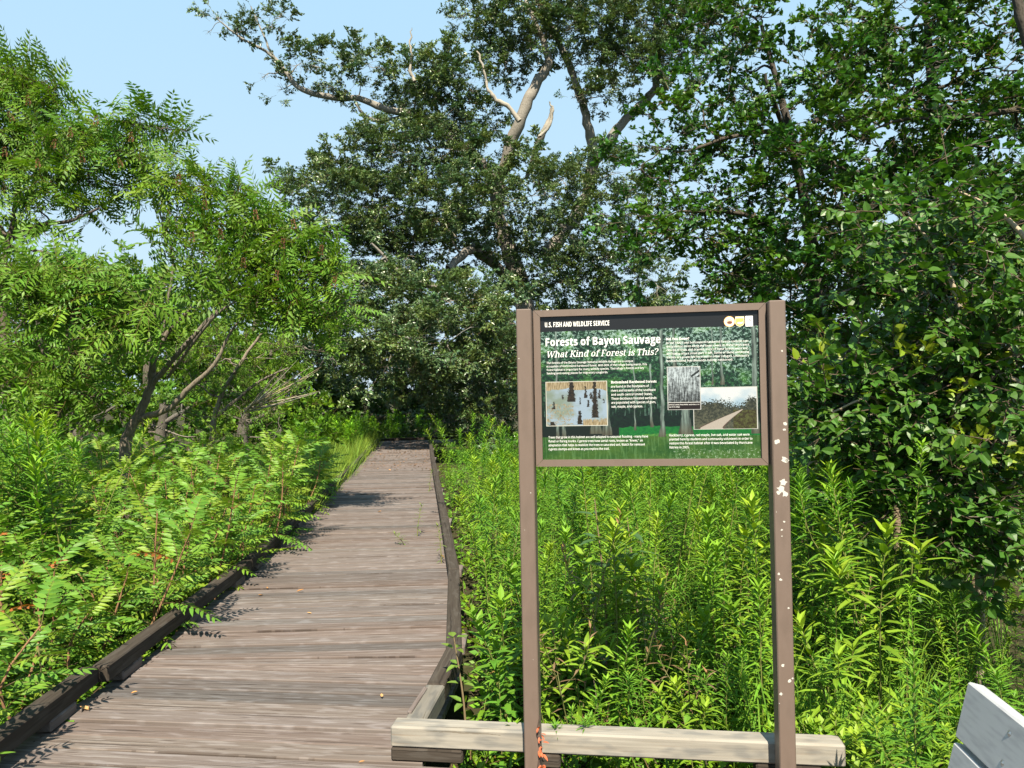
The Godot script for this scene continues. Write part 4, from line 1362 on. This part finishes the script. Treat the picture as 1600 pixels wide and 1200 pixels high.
func make_far_trees() -> void:
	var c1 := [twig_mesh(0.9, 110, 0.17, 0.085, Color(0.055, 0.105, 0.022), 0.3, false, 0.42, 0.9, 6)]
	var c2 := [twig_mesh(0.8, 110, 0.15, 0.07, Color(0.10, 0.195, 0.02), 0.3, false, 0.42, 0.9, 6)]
	var list := [
		["pale-stemmed tree showing behind the feathery sumacs", 60, 19.0, 380, 640, 110, 1], ["rounded mid-green tree behind the spreading sumac", 230, 20.0, 470, 660, 110, 1], ["leafy tree between the sumac and the great oak", 400, 21.0, 440, 650, 90, 1],
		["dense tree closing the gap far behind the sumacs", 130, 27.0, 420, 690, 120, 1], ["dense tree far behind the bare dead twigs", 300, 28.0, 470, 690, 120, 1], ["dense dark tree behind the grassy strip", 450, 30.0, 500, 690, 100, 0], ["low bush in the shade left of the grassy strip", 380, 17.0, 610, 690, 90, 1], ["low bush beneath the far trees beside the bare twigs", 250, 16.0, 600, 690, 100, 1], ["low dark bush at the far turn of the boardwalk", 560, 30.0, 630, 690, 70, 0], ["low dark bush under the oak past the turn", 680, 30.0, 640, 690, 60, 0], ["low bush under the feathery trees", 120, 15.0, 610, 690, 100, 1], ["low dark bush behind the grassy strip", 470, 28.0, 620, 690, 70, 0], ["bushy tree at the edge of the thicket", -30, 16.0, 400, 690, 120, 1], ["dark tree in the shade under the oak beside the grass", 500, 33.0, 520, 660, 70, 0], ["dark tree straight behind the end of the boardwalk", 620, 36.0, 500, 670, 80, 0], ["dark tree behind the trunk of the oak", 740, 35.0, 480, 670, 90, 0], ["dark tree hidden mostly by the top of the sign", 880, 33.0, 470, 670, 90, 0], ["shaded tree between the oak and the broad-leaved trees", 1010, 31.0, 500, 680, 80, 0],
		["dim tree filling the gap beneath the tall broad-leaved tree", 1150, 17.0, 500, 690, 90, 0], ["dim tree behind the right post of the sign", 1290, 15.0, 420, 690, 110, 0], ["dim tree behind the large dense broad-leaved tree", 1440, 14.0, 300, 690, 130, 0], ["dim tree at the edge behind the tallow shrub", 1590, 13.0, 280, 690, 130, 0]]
	for q in list:
		var px: float = q[1]
		var d: float = q[2]
		var y0: float = q[3]
		var y1: float = q[4]
		var w: float = q[5]
		var blobs := []
		var rr := 34.0 if d > 25 else 46.0
		for i in int((y1 - y0) * w * 2 / (rr * rr * 1.9)):
			var t := R(0, 1)
			var half := w * sqrt(clampf(1.0 - pow(absf(t * 1.7 - 0.9), 2.4), 0.15, 1))
			blobs.append([px + R(-half, half), lerpf(y0, y1, t), rr * R(0.75, 1.2), d + R(-1.5, 1.5)])
		var r0 := 0.008 * d
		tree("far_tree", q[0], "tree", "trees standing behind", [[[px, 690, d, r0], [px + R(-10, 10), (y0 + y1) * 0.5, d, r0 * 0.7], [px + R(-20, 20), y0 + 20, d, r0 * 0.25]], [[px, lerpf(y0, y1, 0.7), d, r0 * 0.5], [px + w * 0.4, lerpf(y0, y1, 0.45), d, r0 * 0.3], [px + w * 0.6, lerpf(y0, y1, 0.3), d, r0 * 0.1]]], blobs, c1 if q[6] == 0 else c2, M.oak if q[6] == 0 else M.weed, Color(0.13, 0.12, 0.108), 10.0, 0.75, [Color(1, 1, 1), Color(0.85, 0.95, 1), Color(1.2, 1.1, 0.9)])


# ---------------------------------------------------------------- shrubs and weeds
func make_sumac_shrubs() -> void:
	var fronds := []
	for tint in [Color(0.128, 0.250, 0.026), Color(0.105, 0.225, 0.028), Color(0.175, 0.268, 0.026)]:
		for i in 4:
			fronds.append(frond_mesh(R(0.30, 0.38), 7 + i % 3, R(0.072, 0.088), R(0.021, 0.027), tint, R(0.1, 0.45), true))
	var red := frond_mesh(0.28, 6, 0.06, 0.02, Color(0.35, 0.12, 0.03), 0.4, true)
	var stems := []
	for i in 3:
		var mb := MB.new()
		var pts := [Vector3.ZERO, Vector3(R(-0.05, 0.05), 0.35, R(-0.05, 0.05)), Vector3(R(-0.08, 0.08), 0.7, R(-0.08, 0.08)), Vector3(R(-0.1, 0.1), 1.0, R(-0.1, 0.1))]
		mb.tube(curve(pts, 3), PackedFloat32Array([0.011, 0.0105, 0.01, 0.009, 0.008, 0.0075, 0.007, 0.006, 0.005, 0.004]), 6, Color(0.20, 0.11, 0.06))
		stems.append([mb.mesh(), curve(pts, 3)])
	var spots := []
	# placed by eye: pixel column, distance ahead, height of the top above the deck
	for q in [[400, 8.0, 1.42], [385, 8.3, 1.34], [425, 8.7, 1.22], [372, 7.9, 1.2], [412, 7.7, 1.1], [355, 8.4, 1.15], [440, 9.2, 1.1], [350, 7.4, 0.95], [462, 10.2, 1.0], [480, 11.0, 0.95], [310, 8.0, 1.2], [325, 7.6, 1.1], [290, 7.0, 0.95], [300, 7.8, 1.05], [270, 8.4, 0.85], [240, 6.4, 0.7], [330, 6.6, 0.65], [365, 6.9, 0.6], [210, 7.4, 0.8]]:
		var p := P(q[0], 620, q[1])
		spots.append([p.x, q[1], q[2]])
	for i in 320:
		var z := 1.7 + pow(R(0, 1), 1.15) * 11.5
		var off := R(0.2, 0.5 + z * 0.36)
		var x := left_edge(z) - off
		if x / z < -0.86 and z > 3.2:
			continue
		var top := 0.36 + minf(off, 2.0) * 0.30 + R(-0.12, 0.2)
		if off < 0.5:
			top = R(0.4, 0.75) if z < 4.6 else R(0.6, 1.15)
		var ok := true
		for s in spots:
			if Vector2(s[0] - x, s[1] - z).length() < 0.19:
				ok = false
		if ok:
			spots.append([x, z, top])
	var n := 0
	for s in spots:
		var high: float = s[2] - GROUND
		var near_kerb: bool = s[0] > left_edge(s[1]) - 0.45
		var label := "young feathery sumac shrub leaning over the dark kerb timber" if near_kerb else ("low" if high < 1.0 else ("waist-high" if high < 1.3 else "tall")) + " young feathery sumac shrub in the thicket beside the boardwalk"
		if n < 2:
			label = ["tallest young sumac with a reddish stem in the thicket by the boardwalk", "tall young sumac close behind the tallest reddish-stemmed one"][n]
		var t := thing("sumac_shrub", label, "shrub", Vector3(s[0], GROUND, -s[1]), "sumac shrubs hanging over the kerb" if near_kerb and n > 1 else ("sumac shrubs in the thicket" if n > 1 else ""))
		t.basis = Basis(Vector3.BACK, -R(0.02, 0.3) if near_kerb else R(-0.1, 0.1)) * Basis(Vector3.UP, R(0, TAU))
		var st: Array = stems[rng.randi() % 3]
		part("stem", st[0], M.twig, t, Transform3D(Basis.from_scale(Vector3(1, high * 0.86, 1)), Vector3.ZERO))
		var line: PackedVector3Array = st[1]
		var count := int(11 + high * 10)
		for i in count:
			var k := lerpf(0.3 if near_kerb else 0.12, 1.0, pow(i / float(count - 1), 0.85))
			var p := line[int(k * (line.size() - 1))] * Vector3(1, high * 0.86, 1)
			var a := i * 2.4 + R(-0.35, 0.35)
			var lift := lerpf(0.1, 1.1, k * k) + R(-0.15, 0.2)
			var d := Vector3(cos(a), lift, sin(a))
			var sc := R(0.8, 1.15) * lerpf(1.0, 0.82, k)
			var m: Mesh = red if rng.randf() < 0.004 else fronds[rng.randi() % fronds.size()]
			part("compound_leaf", m, M.sumac, t, Transform3D(facing(d).scaled(Vector3(sc, sc, sc)), p))
		n += 1


# an upright weed: narrow leaves all round a stem
func weed_meshes(high: float, lean: float, col: Color, leaf_l: float, leaf_w: float, count: int, fork: bool) -> Array:
	var stem := MB.new()
	var top := MB.new()
	var a0 := R(0, TAU)
	var tip := Vector3(cos(a0) * lean, high, sin(a0) * lean)
	var line := curve([Vector3.ZERO, Vector3(tip.x * 0.15, high * 0.35, tip.z * 0.15), Vector3(tip.x * 0.5, high * 0.7, tip.z * 0.5), tip], 4)
	var rr := PackedFloat32Array()
	for i in line.size():
		rr.append(lerpf(0.0055, 0.0015, i / float(line.size() - 1)))
	stem.tube(line, rr, 5, Color(0.13, 0.14, 0.04))
	var lines := [line]
	if fork:
		for i in 3:
			var k := int(line.size() * R(0.45, 0.75))
			var a := R(0, TAU)
			var b := line[k]
			var e := b + Vector3(cos(a) * 0.18, (high - b.y) * R(0.55, 0.9), sin(a) * 0.18)
			var l2 := curve([b, b.lerp(e, 0.5) + Vector3(cos(a), 0, sin(a)) * 0.05, e], 4)
			var r2 := PackedFloat32Array()
			for j in l2.size():
				r2.append(lerpf(0.003, 0.0012, j / float(l2.size() - 1)))
			stem.tube(l2, r2, 4, Color(0.13, 0.14, 0.04))
			lines.append(l2)
	for li in lines.size():
		var l: PackedVector3Array = lines[li]
		var n := count if li == 0 else count / 3
		for i in n:
			var k := i / float(n - 1)
			var t := lerpf(0.10 if li == 0 else 0.25, 1.0, pow(k, 0.82))
			var f := t * (l.size() - 1)
			var j := mini(int(f), l.size() - 2)
			var p := l[j].lerp(l[j + 1], f - j)
			var a := i * 2.4 + R(-0.4, 0.4)
			var lift := lerpf(-0.1, 1.9, pow(t, 3.0)) + R(-0.25, 0.25)
			var d := Vector3(cos(a), lift, sin(a))
			var size := leaf_l * (0.65 + 0.6 * sin(PI * clampf(t * 0.9, 0, 1))) * R(0.8, 1.2)
			var c := jitter(col, 0.16)
			if t > 0.9:
				c = Color(c.r * 1.35, c.g * 1.2, c.b)
			if t < 0.3 and rng.randf() < 0.12:
				c = Color(0.20, 0.13, 0.04)
			top.leaf(Transform3D(facing(d), p), size, leaf_w * R(0.85, 1.15), R(0.1, 0.4), R(0.1, 0.5), c, size > 0.075, 0.42)
	return [stem.mesh(), top.mesh()]


func make_weeds() -> void:
	var kinds := []
	for i in 12:
		var ll: float = [0.09, 0.078, 0.10, 0.062, 0.085, 0.07, 0.105, 0.08, 0.058, 0.095, 0.075, 0.088][i]
		var col: Color = [Color(0.122, 0.260, 0.022), Color(0.095, 0.218, 0.023), Color(0.165, 0.280, 0.023)][i % 3]
		kinds.append(weed_meshes(R(1.05, 1.55), R(0.03, 0.2) if i % 4 else R(0.3, 0.5), col, ll, ll * R(0.15, 0.25), int(9.0 / ll), i % 3 == 1))
	var broad := []
	for i in 3:
		broad.append(weed_meshes(R(0.75, 1.1), R(0.05, 0.2), [Color(0.118, 0.245, 0.02), Color(0.16, 0.265, 0.022), Color(0.09, 0.205, 0.022)][i], R(0.085, 0.12), R(0.03, 0.045), 50, i == 1))
	var spots := []
	var inside := func(x: float, z: float) -> bool:
		if z < 3.30 + (0.5 + x) * -0.137 + 0.06 and (x < 1.34 or z < 2.5 or x < 1.68 and z < 2.62):
			return false
		return x > right_edge(z) + (0.2 if z < 5.0 else 0.28)
	for i in 2600:
		var z := 2.5 + pow(R(0, 1), 1.5) * 12.5
		var lo := right_edge(maxf(z, 3.3)) + 0.17
		var hi := 0.72 * z + 0.5
		var x := R(lo, hi)
		if not inside.call(x, z):
			continue
		# the dark hollow under the tallow shrub stays open
		var px := 800 + x / z * FOCAL
		if px > 1420 and z > 4.2 and z < 8.0 and rng.randf() < 0.55:
			continue
		if px > 1300 and z > 5.2 and rng.randf() < 0.75:
			continue
		var ok := true
		var least := 0.12 if z < 6 else 0.15
		for s in spots:
			if absf(s[0] - x) < least and absf(s[1] - z) < least:
				ok = false
				break
		if ok:
			spots.append([x, z])
	spots.sort_custom(func(a, b): return a[1] < b[1])
	var rest := []
	var rest_c := []
	for k in kinds:
		rest.append([])
		rest_c.append([])
	var n := 0
	for s in spots:
		var x: float = s[0]
		var z: float = s[1]
		var px := 800 + x / z * FOCAL
		var sc := R(0.62, 1.18)
		if px > 1240: sc *= 1.08
		if px > 1430: sc *= 0.66
		elif z < 3.0: sc *= R(0.35, 0.6)
		elif z < 3.75: sc *= R(0.5, 0.85)
		if px < 760 and z < 4.4: sc *= 0.8
		var k := rng.randi() % kinds.size()
		var t := Transform3D(Basis.from_euler(Vector3(R(-0.1, 0.1), R(0, TAU), R(-0.1, 0.1))).scaled(Vector3(sc, sc, sc)), Vector3(x, GROUND, -z))
		if n < 255:
			var bl := z < 4.6 and rng.randf() < 0.42
			var pair: Array = broad[rng.randi() % 3] if bl else kinds[k]
			var beside := x < right_edge(z) + 0.5
			var where := "beside the kerb of the boardwalk" if beside else ("behind the bench beyond the sign" if px > 1240 else "behind the pale beam under the sign")
			var look_ := ["fresh green", "dark green", "yellow-green"][k % 3] as String
			var o := thing("broad_weed" if bl else "narrow_weed", ("bushy broad-leaved weed growing " if bl else ("forked " if k % 3 == 1 else "upright ") + look_ + " narrow-leaved weed growing ") + where, "weed", Vector3.ZERO, ("broad-leaved weeds " if bl else look_ + " narrow-leaved weeds ") + where)
			o.transform = t
			part("stem", pair[0], M.twig, o)
			part("foliage", pair[1], M.weed, o, Transform3D(), "stuff")
			n += 1
		else:
			rest[k].append(t)
			rest_c[k].append(jitter(Color.WHITE, 0.12))
	var mass := thing("weed_thicket", "dense bright green mass of upright weeds reaching back to the trees", "weeds", Vector3.ZERO, "", "stuff")
	for k in kinds.size():
		if rest[k].size():
			scatter("foliage", kinds[k][1], M.weed, rest[k], rest_c[k], mass)
	# tall weeds at the edge of the sumac thicket
	for i in 34:
		var q := P(R(-30, 130), 620, R(5.2, 7.4))
		var sc := R(1.15, 1.55) * (1.0 if q.x / q.z > 0.58 else 0.8)
		var o := thing("narrow_weed", "tall willowy weed standing at the back of the sumac thicket", "weed", Vector3.ZERO, "tall weeds behind the sumac thicket")
		o.transform = Transform3D(Basis.from_euler(Vector3(R(-0.08, 0.08), R(0, TAU), R(-0.08, 0.08))).scaled(Vector3(sc, sc, sc)), Vector3(q.x, GROUND, q.z))
		var pair: Array = kinds[rng.randi() % kinds.size()]
		part("stem", pair[0], M.twig, o)
		part("foliage", pair[1], M.weed, o, Transform3D(), "stuff")


func make_low_growth() -> void:
	# creeping leafy cover that hides the soil
	var a := twig_mesh(0.26, 22, 0.055, 0.03, Color(0.115, 0.225, 0.02), 0.3, false, 0.4, 1.0, 3)
	var at := []
	var cols := []
	for i in 5200:
		var z := 2.6 + pow(R(0, 1), 1.4) * 15
		var left := rng.randf() < 0.55
		var x := left_edge(z) - 0.14 - R(0, 1) * (0.6 + z * 0.5) if left else right_edge(maxf(z, 3.3)) + 0.2 + R(0, 1) * z * 0.75
		if not left and z < 3.42 - (0.5 + x) * 0.137 and x < 1.7:
			continue
		var px := 800 + x / z * FOCAL
		if px > 1430 and z > 3.7 and z < 8:
			continue
		var s := R(0.7, 1.5)
		at.append(Transform3D(facing(Vector3(R(-1, 1), R(0.5, 1.6), R(-1, 1))).scaled(Vector3(s, s, s)), Vector3(x, GROUND + R(-0.02, 0.22), -z)))
		cols.append(jitter([Color(1, 1, 1), Color(1.3, 1.15, 0.8), Color(0.8, 0.9, 0.9)][rng.randi() % 3], 0.15))
	var low := thing("ground_cover", "low creeping leaves covering the soil between the weeds", "ground cover", Vector3.ZERO, "", "stuff")
	scatter("foliage", a, M.weed, at, cols, low)
	# tall grass by the far part of the boardwalk
	var mb := MB.new()
	for i in 46:
		var p := Vector3(R(-0.12, 0.12), 0, R(-0.12, 0.12))
		var h := R(0.35, 0.8)
		var d := Vector3(R(-0.4, 0.4), 0, R(-0.4, 0.4)) * h
		var w := Vector3(R(-1, 1), 0, R(-1, 1)).normalized() * 0.004
		var c := jitter(Color(0.15, 0.235, 0.03), 0.35)
		var m := p + d * 0.35 + Vector3(0, h * 0.62, 0)
		var e := p + d + Vector3(0, h, 0)
		mb.tri(p - w, p + w, m + w, c); mb.tri(p - w, m + w, m - w, c); mb.tri(m - w, m + w, e, c)
	at = []
	cols = []
	for i in 1500:
		var z := R(10.0, 26.0)
		var off := pow(R(0, 1), 1.3) * 3.6 + 0.12
		var s := R(0.8, 1.4)
		at.append(Transform3D(Basis.from_euler(Vector3(0, R(0, TAU), 0)).scaled(Vector3(s, s, s)), Vector3(left_edge(z) - off, GROUND, -z)))
		cols.append(jitter(Color(1, 1, 1), 0.2))
	var gr := thing("tall_grass", "yellow-green tall grass along the far bend of the boardwalk", "grass", Vector3.ZERO, "", "stuff")
	scatter("blade", mb.mesh(), M.grass, at, cols, gr)
	at = []
	cols = []
	for i in 80:
		var z := R(3.3, 7.5)
		var x := R(right_edge(z) + 0.5, 0.62 * z)
		if z < 3.42 - (0.5 + x) * 0.137:
			continue
		var s := R(0.7, 1.15)
		at.append(Transform3D(Basis.from_euler(Vector3(R(-0.15, 0.15), R(0, TAU), R(-0.15, 0.15))).scaled(Vector3(s, s, s)), Vector3(x, GROUND, -z)))
		cols.append(jitter(Color(0.85, 1, 0.9), 0.25))
	var gt := thing("grass_blades", "thin grass blades between the weeds near the sign", "grass", Vector3.ZERO, "", "stuff")
	scatter("blade", mb.mesh(), M.grass, at, cols, gt)
	# weeds round the far end
	var far_k := weed_meshes(1.2, 0.1, Color(0.118, 0.262, 0.017), 0.1, 0.022, 80, true)
	at = []
	cols = []
	for i in 260:
		var p := P(R(455, 690), 690, R(19, 29))
		if p.x > left_edge(-p.z) - 0.2 and -p.z < 26.4:
			continue
		var s := R(0.7, 1.25)
		at.append(Transform3D(Basis.from_euler(Vector3(0, R(0, TAU), 0)).scaled(Vector3(s, s, s)), Vector3(p.x, GROUND, p.z)))
		cols.append(jitter(Color(1, 1, 1), 0.2))
	var fw := thing("far_weeds", "green weeds where the boardwalk turns out of sight", "weeds", Vector3.ZERO, "", "stuff")
	scatter("foliage", far_k[1], M.weed, at, cols, fw)


func make_small_things() -> void:
	# big-leaved plants in the sign's shade
	for q in [[935, 4.25, 0.95, "dark large-leaved plant among the weeds behind the sign"], [985, 4.5, 0.8, "smaller large-leaved plant beside the dark one behind the sign"], [712, 3.75, 0.35, "leafy creeper with oval leaves over the corner of the kerb"]]:
		var p := P(q[0], 800, q[1])
		var t := thing("large_leaved_plant" if q[1] > 4 else "creeper", q[3], "plant", Vector3(p.x, GROUND, p.z))
		var high: float = q[2] - GROUND
		var line := curve([Vector3.ZERO, Vector3(0.03, high * 0.5, 0.02), Vector3(-0.02, high, 0.0)], 5)
		var mb := MB.new()
		var rr := PackedFloat32Array()
		for i in line.size():
			rr.append(lerpf(0.009, 0.003, i / float(line.size() - 1)))
		mb.tube(line, rr, 6, Color(0.16, 0.12, 0.07))
		part("stem", mb.mesh(), M.twig, t)
		var big: bool = q[1] > 4
		for i in (26 if big else 30):
			var k := lerpf(0.3, 1.0, i / 26.0)
			var pos := line[mini(int(k * (line.size() - 1)), line.size() - 1)]
			var a := i * 2.4
			var lm := MB.new()
			lm.leaf(Transform3D(), R(0.12, 0.17) if big else R(0.05, 0.075), R(0.05, 0.07) if big else R(0.03, 0.045), 0.2, 0.3, jitter(Color(0.055, 0.11, 0.035) if big else Color(0.12, 0.20, 0.03), 0.15), true, 0.4)
			part("leaf", lm.mesh(), M.broad, t, Transform3D(facing(Vector3(cos(a), R(-0.1, 0.7), sin(a))), pos + Vector3(cos(a), 0, sin(a)) * 0.015))
	# pale broad leaves at the near end of the thicket
	var bp := P(60, 1010, 3.95)
	var bt := thing("pale_leaved_plant", "plant with a few large pale leaves beside the near kerb", "plant", Vector3(bp.x, GROUND, bp.z))
	var bs := MB.new()
	bs.tube(curve([Vector3.ZERO, Vector3(0.02, (bp.y - GROUND) * 0.6, 0), Vector3(0, bp.y - GROUND, 0)], 4), PackedFloat32Array([0.007, 0.0065, 0.006, 0.0055, 0.005, 0.0045, 0.004, 0.0035, 0.003]), 5, Color(0.15, 0.13, 0.06))
	part("stem", bs.mesh(), M.twig, bt)
	for i in 9:
		var lm := MB.new()
		lm.leaf(Transform3D(), R(0.09, 0.14), R(0.035, 0.05), 0.25, 0.35, jitter(Color(0.2, 0.24, 0.07), 0.15), true, 0.4)
		part("leaf", lm.mesh(), M.sumac, bt, Transform3D(facing(Vector3(cos(i * 2.4), R(0, 0.5), sin(i * 2.4))), Vector3(0, (bp.y - GROUND) * R(0.7, 1.0), 0)))
	# sprigs growing through the deck
	for q in [[652, 838, "small sprig growing up beside the far kerb through the deck"], [632, 851, "tiny sprig poking up between the deck boards"], [690, 880, "leaning sprig hanging over the kerb onto the boards"], [671, 768, "thin sprig at the foot of the farther kerb"]]:
		var p := on_level(q[0], q[1], 0.0)
		var t := thing("sprig", q[2], "plant", Vector3(p.x, -0.03, p.z))
		var pair := weed_meshes(0.14 if q[0] == 632 else 0.36, 0.1, Color(0.12, 0.18, 0.04), 0.06, 0.014, 22, false)
		part("stem", pair[0], M.twig, t)
		part("foliage", pair[1], M.weed, t, Transform3D(), "stuff")
	for i in 10:
		var q := P(R(860, 1420), 900, R(3.5, 5.6))
		var t := thing("dead_stalk", "dry brown dead stalk among the green weeds behind the sign", "dead plant", Vector3(q.x, GROUND, q.z), "dead stalks among the weeds")
		var pair := weed_meshes(R(0.8, 1.5), R(0.1, 0.4), Color(0.16, 0.10, 0.05), 0.06, 0.012, 26, i % 2 == 0)
		part("stem", pair[0], M.dry, t)
		part("foliage", pair[1], M.dry, t, Transform3D(), "stuff")
	for i in 9:
		var q := on_level(R(1262, 1345), R(1190, 1230), 0.0)
		var t := thing("low_sprout", "bright low sprout covering the end of the pale beam", "plant", Vector3(maxf(q.x, 1.31), GROUND, q.z), "sprouts over the beam end")
		var pair := weed_meshes(R(0.5, 0.66), R(0.05, 0.25), Color(0.14, 0.245, 0.022), R(0.045, 0.065), R(0.02, 0.032), 34, true)
		part("stem", pair[0], M.twig, t)
		part("foliage", pair[1], M.weed, t, Transform3D(), "stuff")
	# red creeper on the foot of the near post
	var vp := Vector3(0.021, 0, -3.03) + Vector3(cos(deg_to_rad(TURN)), 0, sin(deg_to_rad(TURN))) * 0.066
	var vine := thing("red_creeper", "small orange-red creeper climbing the foot of the sign post", "vine", Vector3(vp.x, -0.02, vp.z))
	var vs := MB.new()
	vs.tube(curve([Vector3(0, 0, 0.004), Vector3(-0.012, 0.09, 0.006), Vector3(0.004, 0.16, 0.005), Vector3(-0.014, 0.22, 0.006), Vector3(0.0, 0.29, 0.004)], 3), PackedFloat32Array([0.004, 0.004, 0.004, 0.0035, 0.0035, 0.003, 0.003, 0.003, 0.0025, 0.0025, 0.002, 0.002, 0.0015]), 5, Color(0.07, 0.05, 0.04))
	part("stem", vs.mesh(), M.twig, vine)
	for i in 20:
		var lm := MB.new()
		lm.leaf(Transform3D(), R(0.018, 0.034), R(0.009, 0.015), 0.2, 0.3, jitter(Color(0.50, 0.115, 0.045), 0.2), true, 0.5)
		part("leaf", lm.mesh(), M.dry, vine, Transform3D(facing(Vector3(R(-0.6, 1), R(-1, 0.6), R(0.1, 0.8))), Vector3(R(-0.01, 0.012), R(0.07, 0.2) if i < 15 else R(0.2, 0.28), R(0.004, 0.02))))
	# fallen leaves on the boards
	for q in [[141, 1110, 0.06, "curled orange leaf lying near the kerb gap"], [204, 1084, 0.035, "small orange leaf lying by the kerb joint"], [463, 925, 0.06, "brown curled leaf in the middle of the boards"], [411, 930, 0.05, "tan leaf lying beside the frond shadow"], [418, 920, 0.03, "little tan leaf next to another near the kerb"], [487, 959, 0.035, "narrow yellow leaf lying alone on the boards"], [597, 1090, 0.03, "orange fleck of leaf near the split corner"], [560, 1192, 0.03, "pale fleck of leaf below the split corner"], [450, 812, 0.05, "tan leaf lying on the boards farther along"], [590, 800, 0.06, "brown leaf on the boards past the sprigs"], [540, 770, 0.06, "small dry leaf past the middle of the walk"], [530, 752, 0.06, "dry leaf under the overhanging shrub"], [610, 735, 0.07, "dry leaf lying in the sunny far stretch"]]:
		var p := on_level(q[0], q[1], 0.004)
		var lm := MB.new()
		lm.leaf(Transform3D(), q[2], q[2] * 0.55, 0.5, -0.25, jitter(Color(0.42, 0.22, 0.08), 0.25), true, 0.45)
		single("fallen_leaf", lm.mesh(), M.dry, q[3], "leaf", "fallen leaves on the boardwalk", "", Transform3D(Basis(Vector3.UP, R(0, TAU)), p + Vector3(0, 0.003, 0)))
	# litter under the oak's reach
	var one := MB.new()
	one.leaf(Transform3D(), 0.07, 0.035, 0.3, -0.2, Color(0.15, 0.09, 0.05), false, 0.45)
	var at := []
	var cols := []
	for i in 480:
		var z := R(15.5, 26.0)
		var x := lerpf(left_edge(z), right_edge(z), pow(R(0, 1), 0.7))
		at.append(Transform3D(Basis.from_euler(Vector3(R(-0.2, 0.2), R(0, TAU), R(-0.2, 0.2))), Vector3(x, 0.006, -z)))
		cols.append(jitter(Color.WHITE, 0.4))
	var lit := thing("leaf_litter", "brown fallen oak leaves strewn over the far boards", "leaf litter", Vector3.ZERO, "", "stuff")
	scatter("leaf", one.mesh(), M.dry, at, cols, lit)
